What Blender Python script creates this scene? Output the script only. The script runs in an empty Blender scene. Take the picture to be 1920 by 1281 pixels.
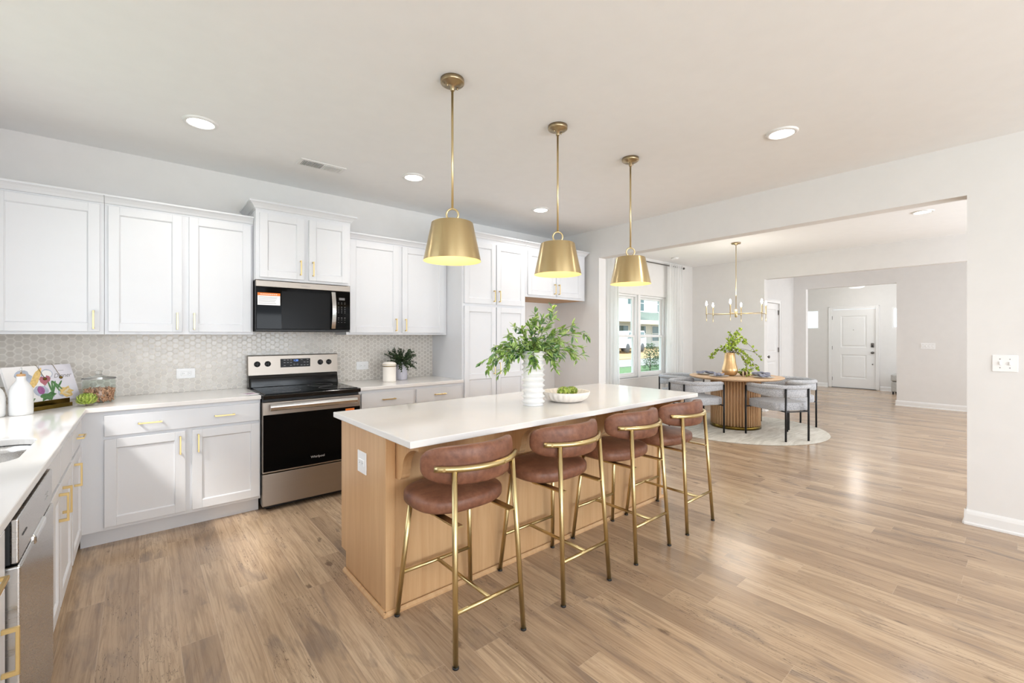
import bpy, bmesh, math, random
from mathutils import Vector, Matrix
PI = math.pi
scene = bpy.context.scene
COL = scene.collection
rnd = random.Random(7)

# ------------------------------------------------------------------ camera
F_PX, CY, H, YAW = 825.44, 630.03, 1.3555, 0.7022
cam_d = bpy.data.cameras.new('camera'); cam = bpy.data.objects.new('camera', cam_d); COL.objects.link(cam)
cam_d.sensor_width = 36.0; cam_d.lens = 36.0 * F_PX / 1920.0
cam_d.shift_y = -(640.5 - CY) / 1920.0
cam_d.clip_start = 0.05; cam_d.clip_end = 300
cam.location = (0, 0, H); cam.rotation_euler = (PI / 2, 0, -YAW)
scene.camera = cam

# ------------------------------------------------------------------ world, sun, daylight, fill lamps, exposure
w = bpy.data.worlds.new('world'); scene.world = w; w.use_nodes = True
bg = w.node_tree.nodes['Background']; bg.inputs[0].default_value = (0.80, 0.90, 1.0, 1); bg.inputs[1].default_value = 2.6
def light(name, kind, loc, energy, color=(1, 1, 1), size=None, size_y=None, aim=None, **kw):
    d = bpy.data.lights.new(name, kind); o = bpy.data.objects.new(name, d); COL.objects.link(o)
    o.location = loc; d.energy = energy; d.color = color
    if kind == 'AREA':
        d.shape = 'RECTANGLE'; d.size = size; d.size_y = size_y or size
    if aim is not None:
        o.rotation_euler = Vector(aim).to_track_quat('-Z', 'Y').to_euler()
    for k, v in kw.items(): setattr(d, k, v)
    return o
light('sun', 'SUN', (-6, -4, 9), 2.6, (1.0, 0.96, 0.9), aim=(0.60, 0.38, -0.80), angle=math.radians(7))
light('sink_window_daylight', 'AREA', (-1.12, 2.62, 1.72), 6, (0.94, 0.97, 1.0), 1.5, 1.25, aim=(1, 0.25, -0.35))
light('rear_window_daylight', 'AREA', (1.6, -4.75, 1.35), 180, (0.89, 0.945, 1.0), 3.8, 2.2, aim=(0.05, 1, 1.5))
light('rear_side_daylight', 'AREA', (-1.75, -2.6, 1.4), 95, (0.89, 0.945, 1.0), 2.6, 2.0, aim=(1, 0.0, 1.5))
light('dining_side_fill', 'AREA', (6.7, -2.4, 1.4), 135, (0.88, 0.94, 1.0), 2.8, 2.0, aim=(0, 1, 0.35))  # added fill that brightens the dining room; the wall behind has no window
light('hall_side_fill', 'AREA', (10.0, -1.9, 1.6), 52, (0.89, 0.945, 1.0), 2.0, 2.0, aim=(0.1, 1, 0))  # unseen fill lamp added to lighten the hallway walls; no opening behind it
light('foyer_side_fill', 'AREA', (12.7, 0.75, 1.6), 26, (0.90, 0.95, 1.0), 2.0, 2.0, aim=(0.1, 1, 0))  # fill lamp added out of view, in front of the closed foyer side wall
vs = scene.view_settings
vs.view_transform = 'Standard'; vs.look = 'None'; vs.gamma = 1.0; vs.use_curve_mapping = False
vs.exposure = 0.28
scene.cycles.use_denoising = True
scene.cycles.max_bounces = 10; scene.cycles.diffuse_bounces = 6
scene.cycles.caustics_reflective = False; scene.cycles.caustics_refractive = False
scene.cycles.sample_clamp_indirect = 6.0

# ------------------------------------------------------------------ materials
def lin(r, g, b):
    f = lambda c: (c / 255 / 12.92) if c / 255 <= 0.04045 else ((c / 255 + 0.055) / 1.055) ** 2.4
    return (f(r), f(g), f(b), 1)
class NT:
    def __init__(s, name):
        s.m = bpy.data.materials.new(name); s.m.use_nodes = True
        s.t = s.m.node_tree; s.b = s.t.nodes['Principled BSDF']
    def n(s, typ, **kw):
        o = s.t.nodes.new(typ)
        for k, v in kw.items():
            if k.startswith('i_'): o.inputs[k[2:]].default_value = v
            else: setattr(o, k, v)
        return o
    def l(s, a, b): s.t.links.new(a, b)
    def math(s, op, a, b=None, c=None):
        o = s.t.nodes.new('ShaderNodeMath'); o.operation = op
        for i, v in enumerate((a, b, c)):
            if v is None: continue
            if hasattr(v, 'links'): s.l(v, o.inputs[i])
            else: o.inputs[i].default_value = v
        return o.outputs[0]
    def coord(s, kind='Object'): return s.n('ShaderNodeTexCoord').outputs[kind]
    def mapping(s, vec, scale=(1, 1, 1), loc=(0, 0, 0), rot=(0, 0, 0)):
        o = s.n('ShaderNodeMapping'); s.l(vec, o.inputs[0])
        o.inputs[1].default_value = loc; o.inputs[2].default_value = rot; o.inputs[3].default_value = scale
        return o.outputs[0]
    def noise(s, vec, scale, detail=4, rough=0.55, dist=0.0):
        o = s.n('ShaderNodeTexNoise'); s.l(vec, o.inputs['Vector'])
        o.inputs['Scale'].default_value = scale; o.inputs['Detail'].default_value = detail
        o.inputs['Roughness'].default_value = rough; o.inputs['Distortion'].default_value = dist
        return o.outputs[0]
    def ramp(s, fac, stops):
        o = s.n('ShaderNodeValToRGB'); s.l(fac, o.inputs[0])
        e = o.color_ramp.elements
        while len(e) < len(stops): e.new(0.5)
        for el, (p, c) in zip(e, stops): el.position = p; el.color = c if len(c) == 4 else (*c, 1)
        return o.outputs[0]
    def mix(s, fac, a, b, mode='MIX'):
        o = s.n('ShaderNodeMix', data_type='RGBA', blend_type=mode)
        for i, v in ((0, fac), (6, a), (7, b)):
            if hasattr(v, 'links'): s.l(v, o.inputs[i])
            else: o.inputs[i].default_value = v
        return o.outputs[2]
    def bump(s, h, strength, dist=0.01):
        o = s.n('ShaderNodeBump'); s.l(h, o.inputs['Height'])
        o.inputs['Strength'].default_value = strength; o.inputs['Distance'].default_value = dist
        s.l(o.outputs[0], s.b.inputs['Normal'])
    def set(s, **kw):
        names = dict(color='Base Color', rough='Roughness', metal='Metallic', spec='Specular IOR Level', trans='Transmission Weight',
                     ior='IOR', alpha='Alpha', coat='Coat Weight', sheen='Sheen Weight', emis='Emission Color', estr='Emission Strength', aniso='Anisotropic',
                     sub='Subsurface Weight')
        for k, v in kw.items():
            i = s.b.inputs[names[k]]
            if hasattr(v, 'links'): s.l(v, i)
            else: i.default_value = v
        return s.m
def plain(name, c, rough=0.5, metal=0.0, var=0.03, scale=8.0, bump=0.0, bscale=60.0, **kw):
    t = NT(name); v = t.coord()
    f = t.noise(v, scale, 3)
    a = tuple(min(1, x * (1 + var)) for x in c[:3]) + (1,); b = tuple(x * (1 - var) for x in c[:3]) + (1,)
    col = t.ramp(f, [(0.35, b), (0.65, a)])
    if bump: t.bump(t.noise(v, bscale, 2), bump, 0.002)
    return t.set(color=col, rough=rough, metal=metal, **kw)
M = {}
M['wall'] = plain('wall_paint', lin(225, 223, 221), 0.85, var=0.01, bump=0.03, bscale=220)
M['ceil'] = plain('ceiling_paint', lin(241, 241, 241), 0.9, var=0.008, bump=0.05, bscale=160)
M['trim'] = plain('trim_paint', lin(232, 231, 230), 0.4, var=0.008)
M['cab'] = plain('cabinet_paint', lin(220, 221, 224), 0.42, var=0.006)
M['cab_in'] = plain('cabinet_underside_wood', lin(196, 158, 120), 0.6, var=0.08)
M['quartz'] = plain('white_quartz', lin(230, 227, 224), 0.07, var=0.015, scale=3)
M['porc'] = plain('white_ceramic', lin(228, 228, 228), 0.28, var=0.01)
M['plastic'] = plain('white_plastic', lin(240, 240, 240), 0.35, var=0.005)
M['slot'] = plain('socket_slot', lin(70, 70, 70), 0.5)
M['black'] = plain('black_enamel', lin(14, 14, 15), 0.12, var=0.02)
M['blackglass'] = plain('black_glass', lin(9, 9, 10), 0.05, var=0.02, spec=0.10)
M['blackmatte'] = plain('black_matte', lin(28, 28, 30), 0.45)
M['blackmetal'] = plain('black_powder_metal', lin(30, 30, 32), 0.4, metal=0.3)
M['glassouter'] = None
def steel(name, c, rough, axis):
    t = NT(name); v = t.coord()
    sc = {'x': (2, 300, 300), 'y': (300, 2, 300), 'z': (300, 300, 2)}[axis]
    f = t.noise(t.mapping(v, sc), 1.0, 2)
    col = t.ramp(f, [(0.2, tuple(x * 0.94 for x in c[:3]) + (1,)), (0.8, c)])
    r = t.math('MULTIPLY_ADD', f, 0.12, rough - 0.06)
    return t.set(color=col, rough=r, metal=1.0)
M['steel'] = steel('brushed_steel', lin(168, 159, 150), 0.40, 'x')
M['dispglass'] = plain('display_glass', lin(16, 16, 18), 0.35, spec=0.25)
M['steel_y'] = steel('brushed_steel_long', lin(200, 198, 196), 0.26, 'y')
M['chrome'] = plain('satin_chrome', lin(215, 215, 215), 0.2, metal=1.0, var=0.01)
M['nickel'] = plain('dark_nickel', lin(110, 106, 102), 0.3, metal=1.0, var=0.02)
M['brass'] = plain('brushed_brass', lin(216, 196, 152), 0.32, metal=1.0, var=0.01)
def aniso():
    t = NT('spun_brass'); tn = t.n('ShaderNodeTangent', direction_type='RADIAL', axis='Z'); t.l(tn.outputs[0], t.b.inputs['Tangent']); t.b.inputs['Anisotropic Rotation'].default_value = 0.25
    return t.set(color=lin(216, 194, 148), rough=0.34, metal=1.0, aniso=0.85)
M['spun'] = aniso()
M['brass_in'] = plain('satin_gold_inside', lin(248, 218, 150), 0.5, metal=0.3, var=0.02)
M['canopy'] = plain('aged_brass', lin(172, 154, 124), 0.3, metal=1.0, var=0.02)
M['stoolgold'] = plain('stool_gold', lin(206, 186, 138), 0.28, metal=1.0, var=0.04)
M['pull'] = plain('pull_gold', lin(226, 198, 138), 0.3, metal=0.9, var=0.02)
M['oldbrass'] = plain('antique_brass', lin(120, 98, 46), 0.28, metal=1.0, var=0.12, scale=20)
def emit(name, c, s):
    t = NT(name); return t.set(color=(0, 0, 0, 1), emis=c, estr=s)
M['lamp'] = emit('lamp_diffuser', (1, 0.96, 0.9, 1), 9.0)
M['bulb'] = emit('warm_bulb', (1, 0.80, 0.52, 1), 30.0)
M['bulb2'] = emit('candle_bulb', (1, 0.90, 0.76, 1), 22.0)
M['display'] = emit('blue_display', (0.15, 0.35, 1, 1), 1.6)
M['mark'] = plain('printed_light_marks', lin(190, 190, 190), 0.4)
M['markd'] = plain('printed_grey_marks', lin(120, 118, 118), 0.5)
M['paper'] = plain('paper', lin(242, 240, 240), 0.6, var=0.01)
M['orange'] = plain('orange_ink', lin(238, 128, 48), 0.6)
M['yellow'] = plain('yellow_ink', lin(240, 200, 60), 0.6)
def glass(name, c=(1, 1, 1, 1), rough=0.0):
    t = NT(name); return t.set(color=c, rough=rough, trans=1.0, ior=1.45)
def pane(name):
    t = NT(name); gl = t.n('ShaderNodeBsdfGlossy'); gl.inputs['Roughness'].default_value = 0.02
    tr = t.n('ShaderNodeBsdfTransparent'); tr.inputs[0].default_value = (0.96, 0.985, 0.975, 1)
    mx = t.n('ShaderNodeMixShader'); fr = t.n('ShaderNodeFresnel'); fr.inputs[0].default_value = 1.35; geo = t.n('ShaderNodeNewGeometry')
    t.l(t.math('MULTIPLY', fr.outputs[0], t.math('SUBTRACT', 1.0, geo.outputs['Backfacing'])), mx.inputs[0]); t.l(tr.outputs[0], mx.inputs[1]); t.l(gl.outputs[0], mx.inputs[2])
    t.l(mx.outputs[0], t.t.nodes['Material Output'].inputs[0]); return t.m
M['pane'] = pane('window_glass'); M['jar'] = pane('jar_glass')

def floor_mat():
    t = NT('oak_plank_floor'); v = t.coord()
    sp = t.n('ShaderNodeSeparateXYZ'); t.l(v, sp.inputs[0])
    PW, PL = 0.137, 1.25
    xr = t.math('DIVIDE', sp.outputs[0], PW); row = t.math('FLOOR', xr); fx = t.math('FRACT', xr)
    wn = t.n('ShaderNodeTexWhiteNoise', noise_dimensions='1D'); t.l(row, wn.inputs['W'])
    yr = t.math('ADD', t.math('DIVIDE', sp.outputs[1], PL), t.math('MULTIPLY', wn.outputs[0], 7.3))
    cell = t.math('FLOOR', yr); fy = t.math('FRACT', yr)
    cb = t.n('ShaderNodeCombineXYZ'); t.l(row, cb.inputs[0]); t.l(cell, cb.inputs[1])
    wn2 = t.n('ShaderNodeTexWhiteNoise', noise_dimensions='3D'); t.l(cb.outputs[0], wn2.inputs['Vector'])
    pid = wn2.outputs[0]
    # per-plank shifted coordinates
    off = t.n('ShaderNodeVectorMath', operation='SCALE'); t.l(wn2.outputs[1], off.inputs[0]); off.inputs['Scale'].default_value = 37.0
    add = t.n('ShaderNodeVectorMath', operation='ADD'); t.l(v, add.inputs[0]); t.l(off.outputs[0], add.inputs[1])
    pv = add.outputs[0]
    big = t.noise(t.mapping(pv, (5.5, 1.1, 1)), 1.0, 3, 0.5, 0.6)
    grain = t.noise(t.mapping(pv, (42, 1.9, 1)), 1.0, 7, 0.72, 1.2)
    fine = t.noise(t.mapping(pv, (260, 7, 1)), 1.0, 3, 0.6)
    wv = t.n('ShaderNodeTexWave', wave_type='BANDS', bands_direction='X', wave_profile='SIN')
    t.l(t.mapping(pv, (9, 1.3, 1)), wv.inputs[0]); wv.inputs['Scale'].default_value = 2.4
    wv.inputs['Distortion'].default_value = 9.0; wv.inputs['Detail'].default_value = 3; wv.inputs['Detail Scale'].default_value = 0.7
    tone = t.math('ADD', t.math('MULTIPLY', pid, 0.26), t.math('MULTIPLY', big, 0.74))
    base = t.ramp(tone, [(0.22, lin(144, 123, 103)), (0.38, lin(171, 146, 121)), (0.52, lin(191, 165, 136)), (0.72, lin(208, 183, 154))])
    c1 = t.mix(t.math('MULTIPLY', t.ramp(grain, [(0.38, (1, 1, 1)), (0.54, (0, 0, 0))]), 0.52), base, lin(122, 98, 78))
    c1b = t.mix(t.math('MULTIPLY', t.ramp(wv.outputs[1], [(0.0, (1, 1, 1)), (0.3, (0, 0, 0))]), 0.16), c1, lin(116, 92, 74))
    c2 = t.mix(t.math('MULTIPLY', fine, 0.22), c1b, lin(206, 178, 148))
    # grey weathered zones
    gz = t.noise(t.mapping(pv, (9, 2.2, 1), loc=(3, 8, 1)), 1.0, 4, 0.6, 0.8)
    c3 = t.mix(t.math('MULTIPLY', t.ramp(gz, [(0.56, (0, 0, 0)), (0.70, (1, 1, 1))]), 0.60), c2, lin(120, 106, 98))
    # knots and cracks
    vo = t.n('ShaderNodeTexVoronoi', feature='F1'); t.l(t.mapping(pv, (6.5, 2.6, 1)), vo.inputs['Vector']); vo.inputs['Scale'].default_value = 1.0
    kn = t.noise(t.mapping(pv, (28, 11, 1)), 1.0, 4, 0.7)
    kd = t.math('ADD', vo.outputs['Distance'], t.math('MULTIPLY', t.math('SUBTRACT', kn, 0.5), 0.42))
    c4 = t.mix(t.math('MULTIPLY', t.ramp(kd, [(0.05, (1, 1, 1)), (0.12, (0, 0, 0))]), 0.62), c3, lin(84, 66, 56))
    cr = t.n('ShaderNodeTexNoise'); t.l(t.mapping(pv, (11, 1.4, 1), loc=(9, 2, 5)), cr.inputs['Vector']); cr.inputs['Detail'].default_value = 3
    crd = t.math('ABSOLUTE', t.math('SUBTRACT', cr.outputs[0], 0.5))
    gate = t.ramp(t.noise(t.mapping(pv, (5, 2, 1), loc=(1, 1, 9)), 1.0, 2), [(0.52, (0, 0, 0)), (0.60, (1, 1, 1))])
    c5 = t.mix(t.math('MULTIPLY', t.math('MULTIPLY', t.ramp(crd, [(0.0, (1, 1, 1)), (0.010, (0, 0, 0))]), gate), 0.85), c4, lin(74, 60, 54))
    # seams
    ex = t.math('MINIMUM', fx, t.math('SUBTRACT', 1.0, fx)); ey = t.math('MINIMUM', fy, t.math('SUBTRACT', 1.0, fy))
    sx = t.math('LESS_THAN', ex, 0.010); sy = t.math('LESS_THAN', ey, 0.0010)
    seam = t.math('MAXIMUM', sx, sy)
    c6 = t.mix(t.math('MULTIPLY', seam, 0.30), c5, lin(214, 192, 168))
    t.bump(t.math('SUBTRACT', t.math('MULTIPLY', grain, 0.3), seam), 0.06, 0.002)
    r = t.math('MULTIPLY_ADD', grain, 0.14, 0.13)
    return t.set(color=c6, rough=r, spec=0.45)
M['floor'] = floor_mat()

def wood(name, light_c, dark_c, axis='z', rough=0.45, s=1.0, contrast=0.5):
    t = NT(name); v = t.coord()
    k = {'x': (2 * s, 40 * s, 40 * s), 'y': (40 * s, 2 * s, 40 * s), 'z': (40 * s, 40 * s, 2 * s)}[axis]
    k2 = {'x': (.6 * s, 5 * s, 5 * s), 'y': (5 * s, .6 * s, 5 * s), 'z': (5 * s, 5 * s, .6 * s)}[axis]
    g = t.noise(t.mapping(v, k), 1.0, 5, 0.6, 0.4); b = t.noise(t.mapping(v, k2), 1.0, 3, 0.5, 0.5)
    f = t.math('ADD', t.math('MULTIPLY', g, contrast), t.math('MULTIPLY', b, 1 - contrast))
    c = t.ramp(f, [(0.32, dark_c), (0.62, light_c)])
    t.bump(g, 0.04, 0.001)
    return t.set(color=c, rough=rough)
M['island'] = wood('island_maple', lin(212, 174, 130), lin(192, 148, 104), 'z', 0.32)
M['tablewood'] = wood('table_oak', lin(222, 190, 156), lin(200, 162, 124), 'x', 0.5)
M['slat'] = wood('slat_oak', lin(210, 172, 130), lin(176, 132, 92), 'z', 0.5)
M['stopper'] = wood('stopper_wood', lin(212, 170, 120), lin(180, 134, 86), 'z', 0.5)
M['candle'] = plain('cream_wax', lin(236, 220, 192), 0.5)
def leather():
    t = NT('brown_leather'); v = t.coord()
    a = t.noise(v, 7, 6, 0.65, 0.3); b = t.noise(v, 55, 3, 0.6)
    c = t.ramp(t.math('ADD', t.math('MULTIPLY', a, 0.75), t.math('MULTIPLY', b, 0.25)),
               [(0.34, lin(94, 57, 42)), (0.5, lin(122, 78, 58)), (0.66, lin(146, 100, 76))])
    t.bump(t.noise(v, 320, 2), 0.10, 0.0008)
    return t.set(color=c, rough=0.44, spec=0.5)
M['leather'] = leather()
def boucle():
    t = NT('grey_boucle'); v = t.coord()
    a = t.noise(v, 130, 3, 0.7)
    c = t.ramp(a, [(0.35, lin(142, 144, 150)), (0.6, lin(204, 205, 208))])
    t.bump(a, 0.6, 0.006)
    return t.set(color=c, rough=0.95, sheen=0.2)
M['boucle'] = boucle()
def rug():
    t = NT('rug_wool'); v = t.coord()
    a = t.noise(v, 120, 2, 0.7); b = t.noise(t.mapping(v, (1.2, 5, 1)), 1.6, 4, 0.7, 1.2)
    c = t.ramp(b, [(0.35, lin(186, 180, 168)), (0.55, lin(212, 207, 196)), (0.7, lin(224, 220, 212))])
    c = t.mix(t.math('MULTIPLY', a, 0.25), c, lin(170, 163, 150)); t.bump(a, 0.4, 0.005)
    return t.set(color=c, rough=1.0)
M['rug'] = rug()
M['plate'] = plain('grey_stoneware', lin(206, 204, 198), 0.35)
M['napkin'] = plain('slate_linen', lin(146, 148, 164), 0.9, var=0.15, scale=30, bump=0.3)
M['goldvase'] = plain('gold_leaf_vase', lin(220, 182, 132), 0.30, metal=0.7, var=0.10, scale=9)
M['greypot'] = plain('grey_ceramic', lin(196, 194, 204), 0.4, var=0.05)
M['canister'] = plain('cream_ceramic', lin(240, 234, 226), 0.3, var=0.01)
M['bowl'] = plain('cream_fluted_ceramic', lin(236, 229, 222), 0.5, var=0.02)
M['pasta'] = plain('red_brown_penne', lin(200, 150, 120), 0.55, var=0.25, scale=30)
def leafm(name, a, b, s=14, rough=0.45):
    t = NT(name); v = t.coord(); f = t.noise(v, s, 2)
    return t.set(color=t.ramp(f, [(0.35, a), (0.65, b)]), rough=rough)
M['leaf'] = leafm('green_leaf', lin(96, 142, 58), lin(170, 202, 100), 16)
M['leaf_dark'] = leafm('dusty_leaf', lin(84, 124, 84), lin(150, 184, 128), 16)
M['lime'] = leafm('lime_leaf', lin(150, 184, 44), lin(204, 222, 98), 20)
M['fir'] = leafm('juniper_needles', lin(26, 48, 32), lin(76, 104, 60), 40)
M['stem'] = plain('stem_green_brown', lin(110, 118, 64), 0.6, var=0.15)
M['vine'] = plain('dark_vine', lin(96, 78, 68), 0.7, var=0.2)
M['arti'] = leafm('artichoke_green', lin(140, 168, 52), lin(196, 206, 108), 60)
M['arti2'] = leafm('artichoke_heart', lin(206, 204, 120), lin(226, 200, 150), 60)
M['moss'] = plain('brown_pod', lin(92, 64, 50), 0.8, var=0.2)
M['benchfab'] = plain('grey_woven_fabric', lin(176, 174, 170), 0.9, var=0.1, scale=60)
def curtain_m():
    t = NT('sheer_white_linen')
    tl = t.n('ShaderNodeBsdfTranslucent'); tl.inputs[0].default_value = (0.95, 0.95, 0.94, 1)
    df = t.n('ShaderNodeBsdfDiffuse'); v = t.coord()
    c = t.ramp(t.noise(t.mapping(v, (300, 300, 6)), 1.0, 2), [(0.3, (0.88, 0.88, 0.875, 1)), (0.7, (0.93, 0.93, 0.925, 1))]); t.l(c, df.inputs[0])
    mx = t.n('ShaderNodeMixShader'); mx.inputs[0].default_value = 0.45
    t.l(df.outputs[0], mx.inputs[1]); t.l(tl.outputs[0], mx.inputs[2]); t.l(mx.outputs[0], t.t.nodes['Material Output'].inputs[0])
    mx.inputs[0].default_value = 0.5; return t.m
M['curtain'] = curtain_m()
def hexmat():
    # flat-topped hexagon mosaic; surface in the X/Z plane
    t = NT('hexagon_mosaic'); v = t.coord(); sp = t.n('ShaderNodeSeparateXYZ'); t.l(v, sp.inputs[0])
    S = 0.0425; W = S * 2 / math.sqrt(3) * 1.5        # two-column period
    def cellf(ox, oz):
        a = t.math('DIVIDE', t.math('ADD', sp.outputs[0], ox), W); b = t.math('DIVIDE', t.math('ADD', sp.outputs[2], oz), S)
        ia, ib = t.math('FLOOR', a), t.math('FLOOR', b)
        px = t.math('MULTIPLY', t.math('SUBTRACT', t.math('SUBTRACT', a, ia), 0.5), W)
        pz = t.math('MULTIPLY', t.math('SUBTRACT', t.math('SUBTRACT', b, ib), 0.5), S)
        ax, az = t.math('ABSOLUTE', px), t.math('ABSOLUTE', pz)
        d = t.math('MAXIMUM', az, t.math('ADD', t.math('MULTIPLY', ax, math.sqrt(3) / 2), t.math('MULTIPLY', az, 0.5)))
        return d, ia, ib
    # period W in x holds two columns
    W2 = S * math.sqrt(3)
    W = W2
    d1, a1, b1 = cellf(0, 0); d2, a2, b2 = cellf(W2 / 2, S / 2)
    first = t.math('LESS_THAN', d1, d2)
    d = t.math('MINIMUM', d1, d2)
    cb = t.n('ShaderNodeCombineXYZ')
    ida = t.math('ADD', t.math('MULTIPLY', first, a1), t.math('MULTIPLY', t.math('SUBTRACT', 1.0, first), t.math('ADD', a2, 0.5)))
    idb = t.math('ADD', t.math('MULTIPLY', first, b1), t.math('MULTIPLY', t.math('SUBTRACT', 1.0, first), t.math('ADD', b2, 0.5)))
    t.l(ida, cb.inputs[0]); t.l(idb, cb.inputs[1])
    wn = t.n('ShaderNodeTexWhiteNoise', noise_dimensions='3D'); t.l(cb.outputs[0], wn.inputs['Vector'])
    mot = t.noise(v, 45, 4, 0.6, 0.6)
    tone = t.math('ADD', t.math('MULTIPLY', wn.outputs[0], 0.45), t.math('MULTIPLY', mot, 0.55))
    tile = t.ramp(tone, [(0.2, lin(194, 187, 178)), (0.75, lin(212, 206, 198))])
    g = t.ramp(d, [(0.0186, (0, 0, 0)), (0.0196, (1, 1, 1))])
    t.bump(t.math('SUBTRACT', 1.0, g), 0.25, 0.002)
    return t.set(color=t.mix(g, tile, lin(228, 223, 215)), rough=t.math('MULTIPLY_ADD', g, 0.5, 0.22))
M['hex'] = hexmat()
def siding():
    t = NT('lap_siding'); v = t.coord(); sp = t.n('ShaderNodeSeparateXYZ'); t.l(v, sp.inputs[0])
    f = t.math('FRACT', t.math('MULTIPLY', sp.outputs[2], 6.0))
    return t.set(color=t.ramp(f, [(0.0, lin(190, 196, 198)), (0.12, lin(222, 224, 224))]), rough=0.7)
M['siding'] = siding()
M['roof'] = plain('roof_shingle', lin(126, 136, 126), 0.9, var=0.1)
M['darkwin'] = plain('dark_window_glass', lin(76, 100, 100), 0.1)
M['garage'] = plain('pale_stone', lin(214, 206, 196), 0.9, var=0.1, scale=3)
M['brick'] = plain('red_brick', lin(170, 84, 70), 0.9, var=0.1, scale=3)
M['lawn'] = plain('lawn_grass', lin(92, 122, 78), 0.95, var=0.25, scale=5)
M['dirt'] = plain('pale_dirt', lin(186, 158, 116), 0.95, var=0.15, scale=0.6)
M['road'] = plain('pale_concrete', lin(150, 150, 144), 0.9, var=0.06, scale=0.5)
M['carpaint'] = plain('car_paint_white', lin(232, 234, 236), 0.25)
M['rubber'] = plain('tyre_rubber', lin(84, 86, 90), 0.8)
M['shrub'] = leafm('shrub_leaf', lin(54, 82, 60), lin(112, 140, 92), 8)
M['onion'] = plain('red_onion_ink', lin(150, 88, 140), 0.5, var=0.2, scale=40)
M['leek'] = plain('leek_green_ink', lin(84, 128, 78), 0.5, var=0.25, scale=50)
M['noodle'] = plain('noodle_ink', lin(228, 196, 128), 0.5, var=0.15, scale=80)
M['cloth'] = plain('grey_cloth_ink', lin(176, 184, 200), 0.6, var=0.12, scale=30)
M['shal'] = plain('shallot_ink', lin(178, 110, 120), 0.5, var=0.2, scale=40)
M['lilac'] = plain('page_lilac', lin(226, 224, 233), 0.55, var=0.03, scale=5)
M['leaflet'] = plain('leaflet_print', lin(176, 150, 170), 0.6, var=0.4, scale=60)

# ------------------------------------------------------------------ mesh helpers
def box(bm, x0, x1, y0, y1, z0, z1, bev=0.0, seg=2, mi=0):
    r = bmesh.ops.create_cube(bm, size=1.0)
    vv = r['verts']
    for v in vv:
        v.co = Vector(((x0 + x1) / 2 + v.co.x * (x1 - x0), (y0 + y1) / 2 + v.co.y * (y1 - y0), (z0 + z1) / 2 + v.co.z * (z1 - z0)))
    fs = set(f for v in vv for f in v.link_faces)
    for f in fs: f.material_index = mi
    if bev > 0:
        es = list(set(e for v in vv for e in v.link_edges))
        g = bmesh.ops.bevel(bm, geom=es, offset=bev, segments=seg, profile=0.5, affect='EDGES')
        for f in g['faces']: f.material_index = mi
def tube(bm, pts, r, seg=12, cap=True, closed=False, mi=0):
    pts = [Vector(p) for p in pts]; n = len(pts); rings = []
    rr = r if isinstance(r, (list, tuple)) else [r] * n
    up = None
    for i, p in enumerate(pts):
        if closed: t = (pts[(i + 1) % n] - pts[i - 1]).normalized()
        else: t = (pts[min(i + 1, n - 1)] - pts[max(i - 1, 0)]).normalized()
        if up is None:
            a = Vector((0, 0, 1)) if abs(t.z) < 0.9 else Vector((1, 0, 0))
            up = (a - t * a.dot(t)).normalized()
        else:
            up = (up - t * up.dot(t)).normalized()
        b = t.cross(up)
        rings.append([bm.verts.new(p + (up * math.cos(2 * PI * k / seg) + b * math.sin(2 * PI * k / seg)) * rr[i]) for k in range(seg)])
    m = n if closed else n - 1
    for i in range(m):
        A, B = rings[i], rings[(i + 1) % n]
        for k in range(seg):
            f = bm.faces.new((A[k], B[k], B[(k + 1) % seg], A[(k + 1) % seg])); f.smooth = True; f.material_index = mi
    if cap and not closed:
        for R in (rings[0], rings[-1]):
            try: f = bm.faces.new(R); f.material_index = mi
            except ValueError: pass
def lathe(bm, prof, seg=40, cx=0, cy=0, mi=0, smooth=True, ripple=None):
    rings = []
    for (r, z) in prof:
        if r < 1e-6: rings.append([bm.verts.new((cx, cy, z))])
        else:
            ring = []
            for k in range(seg):
                a = 2 * PI * k / seg; q = r * (1 + (ripple(a, z) if ripple else 0))
                ring.append(bm.verts.new((cx + q * math.cos(a), cy + q * math.sin(a), z)))
            rings.append(ring)
    for A, B in zip(rings[:-1], rings[1:]):
        for k in range(seg):
            a0, a1 = A[k % len(A)], A[(k + 1) % len(A)]; b0, b1 = B[k % len(B)], B[(k + 1) % len(B)]
            vs_ = []
            for q in (a0, a1, b1, b0):
                if q not in vs_: vs_.append(q)
            if len(vs_) > 2:
                f = bm.faces.new(vs_); f.smooth = smooth; f.material_index = mi
def sgn(v, e): return math.copysign(abs(v) ** e, v)
def superell(bm, a, b, t, e1, e2, c=(0, 0, 0), axis='z', nu=40, nv=16, fn=None):
    """superellipsoid; (a,b) outline half sizes, t half thickness along axis"""
    rows = []
    for j in range(nv + 1):
        eta = -PI / 2 + PI * j / nv; row = []
        if j in (0, nv):
            p = (0, 0, t * (1 if j else -1)); row = [p]
        else:
            for i in range(nu):
                om = 2 * PI * i / nu
                row.append((a * sgn(math.cos(eta), e1) * sgn(math.cos(om), e2), b * sgn(math.cos(eta), e1) * sgn(math.sin(om), e2), t * sgn(math.sin(eta), e1)))
        out = []
        for (x, y, z) in row:
            if axis == 'y': x, y, z = x, z, y
            q = Vector((x + c[0], y + c[1], z + c[2]))
            if fn: q = fn(q)
            out.append(bm.verts.new(q))
        rows.append(out)
    for A, B in zip(rows[:-1], rows[1:]):
        for k in range(nu):
            vs_ = []
            for q in (A[k % len(A)], A[(k + 1) % len(A)], B[(k + 1) % len(B)], B[k % len(B)]):
                if q not in vs_: vs_.append(q)
            f = bm.faces.new(vs_); f.smooth = True
def poly(bm, pts, z=None, mi=0):
    f = bm.faces.new([bm.verts.new(p) for p in pts]); f.material_index = mi; return f
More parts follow.
